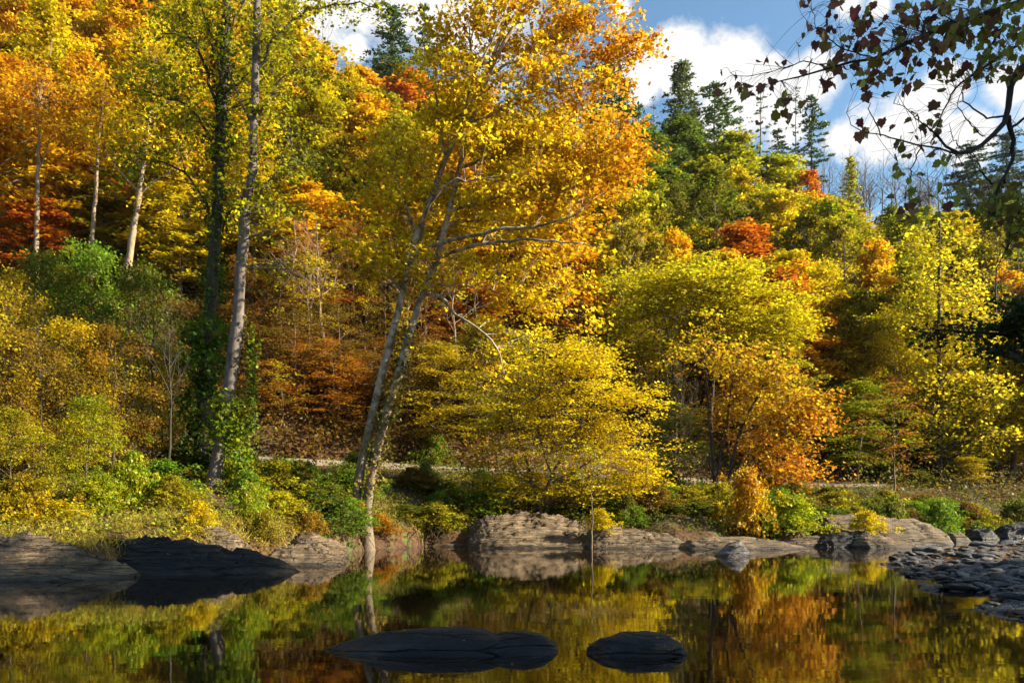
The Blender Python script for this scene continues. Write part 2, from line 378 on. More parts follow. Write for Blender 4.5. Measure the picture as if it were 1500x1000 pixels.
# ------------------------------------------------------------------ setting
xs = np.concatenate([np.linspace(-150, -40, 60)[:-1], np.linspace(-40, 45, 230)[:-1], np.linspace(45, 260, 110)])
ysg = np.concatenate([np.linspace(-40, 3, 20)[:-1], np.linspace(3, 70, 190)[:-1], np.linspace(70, 330, 120)])
XX, YY = np.meshgrid(xs, ysg); ZZ = terrain(XX, YY)
nx, ny = len(xs), len(ysg)
ii = (np.arange(ny-1)[:, None]*nx+np.arange(nx-1)[None, :]).ravel()
struct('ground', mesh_from('ground', np.c_[XX.ravel(), YY.ravel(), ZZ.ravel()], np.stack([ii, ii+1, ii+nx+1, ii+nx], 1), [M_GROUND], smooth_=True), label='leaf strewn river bank and wooded hillside')
rx = np.linspace(-120, 200, 320); ry = road_y(rx)
RV = []; 
for o_, zz in ((-1.7, -.04), (-.6, .18), (.6, .36), (1.7, .50)):
    RV.append(np.c_[rx, ry+o_, road_z(rx)+zz])
RV = np.stack(RV, 1).reshape(-1, 3); q = (np.arange(319)[:, None]*4+np.arange(3)[None, :]).ravel()
struct('road', mesh_from('road', RV, np.stack([q, q+4, q+5, q+1], 1), [road_mat()], smooth_=True), label='pale gravel road along the foot of the hill')
struct('river', mesh_from('river', [(-150, -40, 0), (260, -40, 0), (260, 130, 0), (-150, 130, 0)], [(0, 1, 2, 3)], [water_mat()]), label='still dark river reflecting the autumn trees')

# ------------------------------------------------------------------ rocks
def fb(x, y, z, o=4):
    return mnoise.fractal(Vector((x, y, z)), 1.0, 2.0, o)
def rock(label, prof, d, depth, mat, name='rock', seed=0, skew=0., rough=.12, strata=.06, tilt=.3, front=.55, group='rocks along the river', pw=2.4):
    """prof: (px, row of the top) along the rock's length; the crest stands at distance d, depth metres from front to back"""
    pr = np.array(prof, float); X = (pr[:, 0]-750)/F*d; Zt = CAMZ+(HOR-pr[:, 1])/F*d
    x0, x1 = X[0], X[-1]; cx = (x0+x1)/2
    NU, NV = 84, 40; V = np.zeros((NU, NV, 3))
    for i in range(NU):
        u = i/(NU-1); uu = .5-.5*math.cos(PI*u) if True else u
        x = x0+(x1-x0)*uu; H = np.interp(x, X, Zt); e = max(.0, 1-abs(2*uu-1)**4)**.5
        for j in range(NV):
            v = -1+2*j/(NV-1)
            s_ = v-skew*(1-v*v)
            c = max(0., 1-abs(s_)**pw)**front
            y = d+depth*.5*v*(.35+.65*e)+.15*depth*fb(x*.5+seed, 3.1, v)*.5
            z = -.35+(H+.35)*c
            amp = min(1, c*1.5)*min(1., max(.15, H*1.6))
            z += rough*amp*fb(x*.7+seed*7, y*.9, seed)*1.2
            st = (z+tilt*(x-cx)*.3+.5*y*tilt)/.16+1.5*fb(x*.4, y*.4, seed+5)
            fr = st-math.floor(st); z += 1.5*strata*amp*(fr**4-.4)+.035*amp*fb(x*3+seed, y*3, z*6, 3)
            xo = .10*fb(y*1.5, z*2, seed+2)*(.4+e)
            V[i, j] = (x+xo, y, max(z, -.5))
    V = V.reshape(-1, 3); n = NU*NV
    idx = (np.arange(NU-1)[:, None]*NV+np.arange(NV-1)[None, :]).ravel()
    Fq = np.stack([idx, idx+NV, idx+NV+1, idx+1], 1)
    bot = V.copy(); bot[:, 2] = np.minimum(bot[:, 2]-.4, -.55); 
    # closed underside
    rim = list(range(0, NV))+[i*NV+NV-1 for i in range(1, NU)]+[(NU-1)*NV+j for j in range(NV-2, -1, -1)]+[i*NV for i in range(NU-2, 0, -1)]
    Vb = V[rim].copy(); Vb[:, 2] = -.7
    m = len(rim); k = np.arange(m); Fs = np.stack([np.array(rim)[k], np.array(rim)[(k+1) % m], n+(k+1) % m, n+k], 1)
    cen = np.array([[cx, d, -.7]]); tri = np.stack([n+k, n+(k+1) % m, np.full(m, n+m)], 1)
    base = np.array([cx, d, 0.]); VV = np.concatenate([V, Vb, cen])-base
    me = mesh_from('rock', VV, np.concatenate([Fq, Fs]), [mat], smooth_=True, tri=tri)
    o = link(name, me); o.location = base; o['label'] = label; o['category'] = 'rock'; o['group'] = group
    return o
rock('pale sloping slab at the water edge with dark cracked lower ledges', [(-90,800),(-40,784),(20,786),(60,791),(110,805),(150,821),(192,840)], 20.2, 3.2, M_ROCK, seed=1, strata=.1, skew=.35, front=.9, pw=1.5)
rock('long black rock ridge reaching into the water below the golden grass', [(118,815),(128,786),(170,784),(230,789),(300,797),(350,806),(400,820),(452,845)], 22.0, 2.4, M_ROCKD, seed=2, strata=.1, skew=.25, front=.75, pw=1.7)
rock('small pale boulder half buried in grass behind the long black rock', [(268,800),(276,776),(300,770),(325,773),(345,785),(368,803)], 24.6, 2.0, M_ROCK, seed=3, skew=.3, front=.9, pw=1.6)
rock('flat pale slab dipping into the water past the tip of the black rock', [(378,822),(400,803),(430,795),(455,797),(480,806),(502,817)], 24.9, 3.0, M_ROCK, seed=4, skew=.4, front=.9, pw=1.5)
rock('brown rock hump between the pale slab and the leaning pale trunked tree', [(424,800),(440,783),(460,778),(485,785),(508,803)], 28.5, 2.0, M_ROCK, seed=5)
rock('big layered tan slab under the yellow bush with an undercut dark side', [(682,808),(688,770),(705,757),(760,749),(800,752),(840,760),(864,772),(884,802)], 37.2, 6.0, M_ROCK, seed=6, rough=.07, strata=.15, skew=.42, front=.85, pw=1.5)
rock('low flat tan ledge running out from the big layered slab', [(850,800),(868,772),(900,770),(950,776),(985,784),(1016,798)], 36.0, 4.4, M_ROCK, seed=7, strata=.1, skew=.4, front=.85, pw=1.5)
rock('low brown ledge behind the grey boulder in the water', [(990,804),(1012,790),(1040,787),(1085,786),(1130,790),(1165,797),(1190,803)], 35.6, 2.6, M_ROCK, seed=8)
rock('grey boulder standing in the water in front of the ledge', [(1038,819),(1052,808),(1070,796),(1083,794),(1092,803),(1098,814)], 29.6, 1.3, M_ROCKG, seed=9, strata=.03)
rock('pale streaked slab between the grey boulder and the fern covered rock', [(1130,802),(1160,790),(1195,783),(1225,784),(1240,795)], 37.5, 2.2, M_ROCK, seed=10)
rock('dark rounded rock below the golden fern tuft', [(1178,802),(1200,786),(1230,777),(1262,775),(1275,784),(1284,800)], 37.2, 2.4, M_ROCKD, seed=11)
rock('tan wedge rock tapering to the water beside the fern tuft', [(1246,798),(1262,785),(1285,784),(1320,792),(1355,800)], 36.2, 1.8, M_ROCK, seed=12)
rock('large dark rounded rock with a pale rim behind the fern tuft', [(1196,790),(1206,756),(1250,755),(1310,758),(1350,764),(1372,775),(1388,799)], 40.5, 4.0, M_ROCK, seed=13, skew=.2, front=.7)
rock('small tan rock at the waterline beyond the large rounded rock', [(1378,796),(1392,782),(1410,782),(1422,793)], 43, 1.4, M_ROCK, seed=14)
rock('grey jagged rock on the far shore behind the gravel bar', [(1416,790),(1428,774),(1445,772),(1458,786)], 46, 1.8, M_ROCKG, seed=15)
rock('long grey rock on the far shore beside the jagged rock', [(1452,790),(1465,769),(1500,763),(1540,768),(1570,788)], 48, 2.4, M_ROCKG, seed=16)
rock('long low black rock islet with a split end in midstream', [(460,956),(500,940),(560,926),(620,919),(680,917),(712,921),(728,929),(742,925),(770,923),(795,928),(815,942)], 9.9, 1.15, M_ROCKD, seed=17, rough=.05, strata=.025, group='rock islets in midstream')
rock('short black domed rock islet beside the long islet in midstream', [(860,947),(885,934),(915,926),(950,924),(975,927),(992,937),(1000,949)], 9.75, .95, M_ROCKD, seed=18, rough=.05, strata=.03, group='rock islets in midstream')
for k, (a, b, ya, dd) in enumerate([(566,600,795,37.2),(604,650,794,37.8),(640,684,796,37.4)]):
    rock(['brown stone at the waterline nearest the twin trunked tree','low brown stone midway along the bank to the tan slab','dark stone touching the end of the big tan slab'][k], [(a,803),(a+8,ya),((a+b)/2,ya-2),(b-8,ya),(b,803)], dd, 1.4, M_ROCK, seed=20+k, group='small bank stones')

# flat stones of the gravel bar
def stone_mesh(seed):
    rng = np.random.default_rng(seed); V = []; U, W = 14, 9
    for i in range(W):
        th = PI*i/(W-1)
        for j in range(U):
            ph = 2*PI*j/U; p = np.array([math.sin(th)*math.cos(ph), math.sin(th)*math.sin(ph), math.cos(th)])
            r = 1+.35*fb(p[0]*1.3+seed*9, p[1]*1.3, p[2]*1.3, 3)
            q = p*r; q = np.sign(q)*np.abs(q)**.85; V.append(q*np.array([.5, .36, .17]))
    f = [(i*U+j, i*U+(j+1) % U, (i+1)*U+(j+1) % U, (i+1)*U+j) for i in range(W-1) for j in range(U)]
    return mesh_from('stone', V, f, [M_ROCKG], smooth_=True)
SM = [stone_mesh(s) for s in range(6)]
rg = np.random.default_rng(77); placed = []
tries = 0
while len(placed) < 285 and tries < 60000:
    tries += 1
    py = rg.uniform(798, 915); d = F*1.55/(py-HOR); px = rg.uniform(1305, 1535); X = (px-750)/F*d
    z = ground(X, d)
    if z < -.09 or d > 39: continue
    s_ = rg.choice([.22, .3, .4, .55, .8], p=[.3, .3, .22, .13, .05])*(1 if d > 16 else .75)
    if any((X-a)**2+((d-b)*.8)**2 < ((s_+c)*.30)**2 for a, b, c in placed): continue
    placed.append((X, d, s_))
    o = link('stone', SM[rg.integers(6)])
    o.location = (X, d, z+.05*s_+.02); o.rotation_euler = (rg.normal()*.15, rg.normal()*.15+.1, rg.uniform(0, 6.28)); o.scale = (s_*1.25, s_*1.25, s_*rg.uniform(.7, 1.25))
    o['label'] = 'flat blue grey river stone among many on the gravel bar'; o['category'] = 'stone'; o['group'] = 'flat stones of the gravel bar'
gp = Geo(); n = 15000
pyv = rg.uniform(796, 930, n); dv = F*1.6/(pyv-HOR); xv = (rg.uniform(1290, 1600, n)-750)/F*dv; zv = terrain(xv, dv)
ok = (zv > -.06) & (dv < 42); C = np.c_[xv, dv, zv+.02][ok]
tb = np.array([[1,0,0],[0,1,0],[-1,0,0],[0,-1,0],[0,0,.7]])
Vp = (C[:, None, :]+tb[None]*(rg.uniform(.03, .09, (len(C), 1, 1))*np.array([1, 1, .6]))*1.0)
fi = np.array([[0,1,4],[1,2,4],[2,3,4],[3,0,4]]); tr = (np.arange(len(C))[:, None, None]*5+fi[None]).reshape(-1, 3)
struct('gravel', mesh_from('gravel', Vp.reshape(-1, 3), [], [M_ROCKG], tri=tr), 'stuff', 'small grey pebbles between the flat stones of the bar')

# ------------------------------------------------------------------ hero trees, measured in the photograph and stood at their own distance
def path_px(pts, d): return np.array([P(p[0], p[1], (p[2] if len(p) > 2 else d)) for p in pts])
def hero(name, label, group, base, d, trunks, limbs, ells, c1, c2, clump=.5, flat=.5, nleaf=80, leaf=.15, up=.5, asp=.85, seed=0, ivy=(), ivy_cols=(LG, YG), bark=BK, mat=M_BARK, droop=.1, twig=.02, cat='tree', fan=3, thin=1, extra=None, leaf_m=None):
    rng = np.random.default_rng(100+seed)
    b = P(base[0], base[1], d); b[2] = min(b[2], ground(b[0], b[1])+.05)
    r = root(name, label, cat, b, group)
    samples = []
    for pts, r0, r1 in trunks:
        g = Geo(); w = spline(path_px(pts, d), 26); w = np.vstack([w[0]-np.array([0, 0, .6]), w]); w += np.c_[rng.normal(size=(27, 2))*.012, np.zeros(27)]
        rad = np.linspace(r0, r1, 27)*(1+.06*rng.normal(size=27)); rad[:3] *= [1.7, 1.45, 1.15]
        g.tube(w, rad, 12); g.shift(b)
        link('trunk', g.mesh('trunk', mat, True), r, bark); samples += [(p, q) for p, q in zip(w[5:], rad[5:])]
    for pts, r0, r1 in limbs:
        g = Geo(); w = spline(path_px(pts, d), 16); w[1:] += rng.normal(size=(15, 3))*np.array([.02, .10, .02])*(0.12 if label.startswith('near') else 1); g.tube(w, np.linspace(r0, r1, 16), 8); g.shift(b)
        link('limb', g.mesh('limb', mat, True), r, bark); samples += [(p, q) for p, q in zip(w, np.linspace(r0, r1, 16))]
    SP = np.array([s[0] for s in samples]); SR = np.array([s[1] for s in samples])
    T = Geo(); L = Geo()
    for e in ells:
        px, py, rx_, ry_, dep, n, lv = e[:7]; dd = e[7] if len(e) > 7 else d
        for _ in range(int(n*thin)):
            u = rng.normal(size=3); u /= np.linalg.norm(u); u *= rng.uniform(.25, 1)**.5
            y = dd+u[1]*dep; c = P(px, py, dd)+np.array([u[0]*rx_/F*dd, 0, u[2]*ry_/F*dd]); c[1] = y
            dist = np.linalg.norm(SP-c, axis=1)+2.2*np.maximum(SP[:, 2]-c[2]+.1*dist0(c, SP), 0)
            i = np.argmin(dist); st = SP[i]; ln = np.linalg.norm(c-st)
            mid = (st+c)/2+np.array([0, 0, .10*ln])+rng.normal(size=3)*ln*.06
            tp = bez(st, mid, c, 6); rr = min(SR[i]*.5, twig*(1+ln*.5))
            T.tube(tp, np.maximum(rr*np.linspace(1, .25, 6), .006), 4)
            pts = [c]
            for _f in range(fan):
                s_ = rng.uniform(.45, .95)*5; q = np.array([np.interp(s_, range(6), tp[:, k]) for k in range(3)])
                e2 = q+rng.normal(size=3)*np.array([1, 1, .5])*clump*1.3; T.tube(np.array([q, (q+e2)/2+[0, 0, .05], e2]), np.array([.3, .2, .12])*rr+.003, 3); pts.append(e2)
            for q in pts:
                m = int(nleaf/(fan+1)*rng.uniform(.5, 1.5)); k = clump*rng.uniform(.5, .9)
                C = q+rng.normal(size=(m, 3))*np.array([k, k, k*flat]); C[:, 2] -= droop*np.linalg.norm(C[:, :2]-q[:2], axis=1)
                tone = np.clip(lv+.22*rng.normal(), 0, 1)
                L.leaves(rng, C, leaf, up, asp, np.clip(tone+.15*rng.normal(size=m), 0, 1), np.clip(.6*rng.uniform(0, 1, m)+.4*rng.uniform(), 0, 1))
    T.shift(b); L.shift(b)
    if T.V: link('branchwork', T.mesh('branchwork', mat, True), r, bark)
    if L.V: link('crown', L.mesh('crown', leaf_m or M_LEAF), r, c1, c2)
    for (pts, rad_, n, lf) in ivy:
        I = Geo(); w = spline(path_px(pts, d), 60); k = rng.integers(0, 60, n); ang = rng.uniform(0, 2*PI, n); rr = rad_*rng.uniform(.5, 1.15, n)*(1+.5*np.sin(k*.5))
        C = w[k]+np.c_[np.cos(ang)*rr, np.sin(ang)*rr, rng.normal(size=n)*.18]
        I.leaves(rng, C, lf, .3, .9, np.clip(.5+.35*np.sin(k*.35)+.25*rng.normal(size=n), 0, 1)); I.shift(b)
        st = Geo(); st.tube(w+np.array([0, -.05, 0]), np.full(60, .012), 4); st.shift(b)
        o = link('ivy', I.mesh('ivy', M_LEAF), r, ivy_cols[0], ivy_cols[1]); link('vine', st.mesh('vine', M_BARK), o, BKD)
    return r
def dist0(c, SP): return np.hypot(SP[:, 0]-c[0], SP[:, 1]-c[1])

hero('deciduous_tree', 'tall straight dark trunked tree wrapped in ivy beside the leaning grey trunk', 'tall trees on the near bank', (288, 722), 33.5,
     [([(288,722),(295,640),(302,540),(310,430),(318,300),(324,180),(330,60),(333,-60),(336,-180)], .30, .15)],
     [([(322,170),(290,70),(260,52),(232,55)], .07, .02), ([(320,150),(360,110),(400,90)], .05, .015), ([(318,220),(280,160),(230,140),(190,130)], .06, .02), ([(316,330),(280,262),(240,240),(200,235)], .06, .02), ([(326,120),(290,0),(230,-40)], .06, .02), ([(314,350),(350,300),(395,290)], .05, .015), ([(330,60),(370,-20),(430,-40)], .05, .02)],
     [(240,70,75,60,2.2,26,.45), (290,20,70,50,2.5,22,.3), (350,60,60,60,2.4,20,.35), (250,150,60,35,2,16,.35), (300,200,60,60,2,16,.3), (210,240,45,30,1.8,10,.55), (300,300,60,35,2,10,.25), (390,130,40,70,2,12,.4), (330,-80,110,60,3,26,.4)],
     YG, G, clump=.45, nleaf=50, leaf=.15, seed=1, bark=BKD,
     ivy=[([(288,722),(294,640),(301,540),(306,470)], .8, 4200, .16), ([(300,560),(310,430),(318,300),(324,180),(330,40)], .42, 2600, .14)], ivy_cols=((.06,.12,.010), (.15,.22,.015)))
hero('deciduous_tree', 'tall leaning pale grey trunked tree with bright ivy at its foot', 'tall trees on the near bank', (312, 722), 31.5,
     [([(311,724),(320,660),(333,590),(345,500),(351,430),(357,340),(362,285),(370,250),(372,180),(375,80),(377,-40),(379,-160)], .265, .12)],
     [([(358,330),(390,270),(425,240),(465,235)], .05, .015), ([(372,180),(410,120),(450,95)], .06, .02), ([(375,100),(430,30),(490,5),(555,8)], .06, .02), ([(372,190),(345,130),(335,90)], .05, .02), ([(377,0),(420,-60),(480,-80)], .06, .02), ([(360,300),(340,270),(318,262)], .04, .01)],
     [(430,90,50,45,2,18,.45), (405,190,45,60,2,20,.4), (440,240,50,35,1.8,14,.45), (395,30,50,50,2,18,.35), (500,8,55,14,1.2,10,.45), (400,300,55,35,1.8,14,.35), (365,270,30,50,1.6,8,.3), (420,370,35,40,1.5,7,.3), (420,-70,100,50,2.6,24,.4)],
     YG, G, clump=.42, nleaf=50, leaf=.14, seed=2, mat=M_BARK, bark=(.165,.135,.12),
     ivy=[([(327,640),(332,615),(338,580)], .52, 1000, .13), ([(328,600),(344,635),(356,690),(366,730)], .46, 1700, .13), ([(366,480),(366,540),(363,600),(358,660)], .16, 420, .13), ([(378,500),(372,570),(375,640)], .14, 240, .12)], ivy_cols=((.13,.24,.014), (.30,.30,.015)))
hero('sycamore_tree', 'twin trunked leaning tree with mottled white bark and huge golden crown at the waterline', 'tall trees on the near bank', (527, 793), 33.5,
     [([(524,793),(522,740),(528,690),(543,620),(560,545),(580,470),(598,395),(612,340),(632,290),(650,240),(672,190),(700,130),(728,70),(748,10),(765,-60)], .205, .05),
      ([(537,793),(537,750),(545,690),(562,620),(585,545),(606,470),(622,425),(640,380),(655,320),(672,250),(690,180),(715,110),(745,50),(790,-10),(830,-60)], .225, .05)],
     [([(610,378),(640,358,32.6),(690,345,31.4),(740,334,30.8),(800,328,30.6),(850,312,30.6)], .10, .03), ([(648,376),(690,360,32),(740,354,31),(800,352,30.6),(850,356,30.6)], .085, .025), ([(622,430),(648,437,32.8),(668,462,32),(700,482,31.5),(728,508,31.4),(738,545,31.4)], .075, .02), ([(618,365),(622,320,32),(640,285,31.2),(665,266,30.8),(700,262,30.6)], .085, .02), ([(672,190),(700,100,31.6),(725,50,31),(745,0,31)], .06, .02),
      ([(635,418),(690,416),(730,428),(770,452)], .06, .02), ([(624,300),(650,272),(690,262),(740,268)], .07, .02), ([(612,345),(590,290),(578,240),(575,200)], .06, .02), ([(600,390),(570,372),(530,368),(500,366)], .05, .015),
      ([(655,235),(640,170),(640,100),(655,30)], .07, .02), ([(690,180),(760,150),(830,130),(900,110),(935,80)], .08, .02), ([(675,245),(760,220),(840,215),(920,230)], .08, .02), ([(715,110),(790,70),(860,40)], .07, .02), ([(660,310),(740,285),(820,275),(890,280)], .07, .02), ([(700,130),(690,60),(710,-10)], .06, .02)],
     [(640,120,60,70,2.4,34,.18), (590,240,55,60,2.2,26,.12), (620,320,70,45,2.0,22,.05,35), (700,50,70,55,2.6,36,.35), (790,30,75,40,2.6,34,.6), (870,50,60,45,2.2,26,.85), (915,75,35,30,1.8,12,.95), (720,160,80,60,3,44,.2), (810,140,80,60,3,44,.45), (880,150,50,50,2.4,22,.75),
      (700,240,90,50,3,40,.12), (800,230,80,50,3,42,.4), (890,240,55,45,2.4,28,.7), (920,200,30,40,1.8,10,.85), (860,290,60,40,2.4,24,.65), (780,300,80,40,2.6,30,.35), (690,300,70,40,2.0,20,.1,35), (560,310,50,45,2,14,.1), (530,385,50,30,1.8,14,.06), (640,400,60,40,2,16,.06), (720,385,70,30,1.6,14,.2,35), (820,360,60,35,2,18,.5), (760,470,55,55,1.8,18,.25), (720,540,30,30,1.2,6,.2), (840,440,50,50,2,12,.35), (800,-50,130,50,3,30,.5), (570,380,40,50,1.8,12,.05)],
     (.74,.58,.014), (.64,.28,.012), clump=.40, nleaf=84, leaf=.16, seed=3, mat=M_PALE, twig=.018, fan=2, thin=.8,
     ivy=[([(540,720),(552,660),(566,610),(584,560),(600,480)], .42, 1700, .13), ([(527,800),(526,770),(528,740)], .36, 700, .12)], ivy_cols=((.13,.13,.03), (.30,.20,.03)))
syc = [o for o in bpy.data.objects if o.name.startswith('sycamore_tree')][0]
rt = Geo(); rr_ = np.random.default_rng(8)
for q in range(44):
    x = rr_.uniform(-1.3, 3.2) if q > 20 else rr_.normal()*.5
    x += syc.location.x; y0 = shore_y(x)+rr_.uniform(.0, .7); z0 = ground(x, y0+.6)+.25
    a = np.array([x, y0+.5, z0]); e = np.array([x+rr_.normal()*.5, y0-rr_.uniform(.3, .8), rr_.uniform(-.15, .1)])
    rt.tube(bez(a, (a+e)/2+np.array([rr_.normal()*.2, -.3, .2]), e, 7), np.linspace(1, .4, 7)*rr_.uniform(.008, .032), 5)
rt.shift(np.array(syc.location)); link('root', rt.mesh('root', M_BARK, True), syc, (.085,.045,.022))
hero('beech_tree', 'wide low yellow tree with layered sprays above the big tan slab', 'small trees along the shore', (797, 770), 40.5,
     [([(790,770),(795,735),(805,705),(822,670),(845,630),(870,590)], .13, .04), ([(797,770),(784,720),(770,670),(752,620),(740,570)], .10, .03), ([(795,762),(815,715),(850,685),(890,660)], .09, .03)],
     [([(810,700),(790,640),(790,580),(800,520)], .05, .015), ([(845,630),(890,600),(930,590)], .04, .012), ([(800,720),(760,700),(710,690)], .04, .012), ([(860,600),(870,550),(870,500)], .04, .012), ([(880,665),(920,680),(960,690)], .03, .01)],
     [(800,535,75,40,2.4,34,.2), (880,540,55,45,2.4,28,.1), (920,600,45,45,2.2,26,.05), (850,600,70,45,2.6,40,.15), (760,590,65,45,2.4,30,.4), (710,640,45,40,2,16,.6), (800,660,80,40,2.6,34,.35), (900,660,55,35,2.4,28,.1), (890,715,70,28,2.4,32,.12), (940,705,30,22,1.8,10,.08), (820,725,60,30,2.4,22,.3), (730,705,55,35,2.2,22,.75), (710,740,35,18,1.8,8,.85), (830,495,45,20,2,12,.2)],
     (.76,.56,.012), (.50,.41,.014), clump=.5, flat=.16, nleaf=110, leaf=.125, up=1.2, seed=4, droop=.22, twig=.012)
hero('sapling', 'thin bare stemmed sapling rooted on the edge of the big tan slab', 'small trees along the shore', (867, 783), 35.2,
     [([(866,785),(868,750),(866,715),(870,690),(873,655)], .035, .01)], [([(868,720),(850,700),(842,690)], .01, .004), ([(868,700),(885,680),(890,670)], .01, .004)],
     [(872,668,14,14,.4,5,.1), (850,695,10,8,.3,3,.2)], YG, LG, clump=.16, nleaf=26, leaf=.09, seed=5, twig=.006)
hero('deciduous_tree', 'tall open yellow leaved tree with one straight dark trunk beside the gravel road', 'trees along the road', (1376, 738), 62,
     [([(1377,742),(1376,660),(1376,560),(1375,460),(1376,380),(1377,310)], .24, .06)],
     [([(1376,600),(1345,570),(1325,560)], .06, .02), ([(1376,560),(1410,520),(1445,505)], .06, .02), ([(1376,520),(1345,480),(1325,470)], .05, .02), ([(1376,470),(1410,440),(1440,430)], .05, .02), ([(1376,430),(1350,390),(1335,370)], .05, .02), ([(1376,640),(1415,610),(1450,600)], .06, .02)],
     [(1345,400,45,50,3,24,.3), (1410,420,50,45,3,26,.2), (1345,490,45,45,3,26,.2), (1420,500,50,45,3,30,.1), (1350,580,45,45,3,28,.15), (1420,580,50,45,3,32,.08), (1460,620,35,40,2.6,16,.1), (1345,640,35,30,2.6,14,.3), (1425,650,45,25,2.6,18,.1), (1375,350,40,30,2.6,14,.4)],
     (.68,.52,.016), (.40,.38,.02), clump=.62, nleaf=52, leaf=.24, seed=6, bark=BKD)
hero('deciduous_tree', 'orange and green leaved tree leaning its dark stems over the shore bushes', 'trees along the road', (1060, 748), 47,
     [([(1050,752),(1046,690),(1040,620),(1035,560),(1030,500)], .15, .05), ([(1062,752),(1070,690),(1085,630),(1110,580),(1130,545)], .13, .04), ([(1056,752),(1050,700),(1062,640),(1068,590),(1075,545)], .09, .03)],
     [([(1085,635),(1130,620),(1180,615)], .05, .015), ([(1075,670),(1120,680),(1165,695)], .04, .012)],
     [(1130,570,55,35,2.6,26,.3), (1180,620,40,35,2.4,18,.7), (1160,590,45,35,2.4,18,.4), (1195,600,28,30,2,10,.6), (1140,660,50,30,2.4,20,.75), (1165,695,45,22,2.2,16,.9), (1090,600,50,35,2.4,14,.35), (1040,520,50,40,2.6,18,.2), (1110,530,50,30,2.6,18,.3)],
     (.54,.40,.016), (.58,.22,.014), clump=.55, nleaf=64, leaf=.19, seed=7, bark=BKD)
hero('beech_tree', 'broad bright lime yellow tree with flat layered boughs in the middle of the slope', 'trees along the road', (1040, 705), 57,
     [([(1045,722),(1040,640),(1045,560),(1052,490),(1058,430)], .2, .05), ([(985,722),(990,620),(985,540),(975,470)], .13, .04)],
     [([(1045,560),(1090,510),(1150,480)], .06, .02), ([(1048,530),(1000,480),(950,440)], .06, .02)],
     [(970,415,55,30,3,26,.15), (1040,400,65,30,3,34,.1), (1080,430,60,30,3,26,.15), (1010,450,70,30,3,30,.3), (1110,480,65,28,3,28,.2), (1160,470,35,30,3,14,.2), (1060,500,60,25,3,20,.35), (1150,430,35,25,2.6,10,.2), (940,450,30,40,2.6,10,.6), (960,500,40,30,2.6,10,.8)],
     (.66,.55,.014), (.42,.36,.015), clump=.7, flat=.18, nleaf=120, leaf=.21, up=1.2, seed=8, bark=BKD, droop=.15, twig=.015)

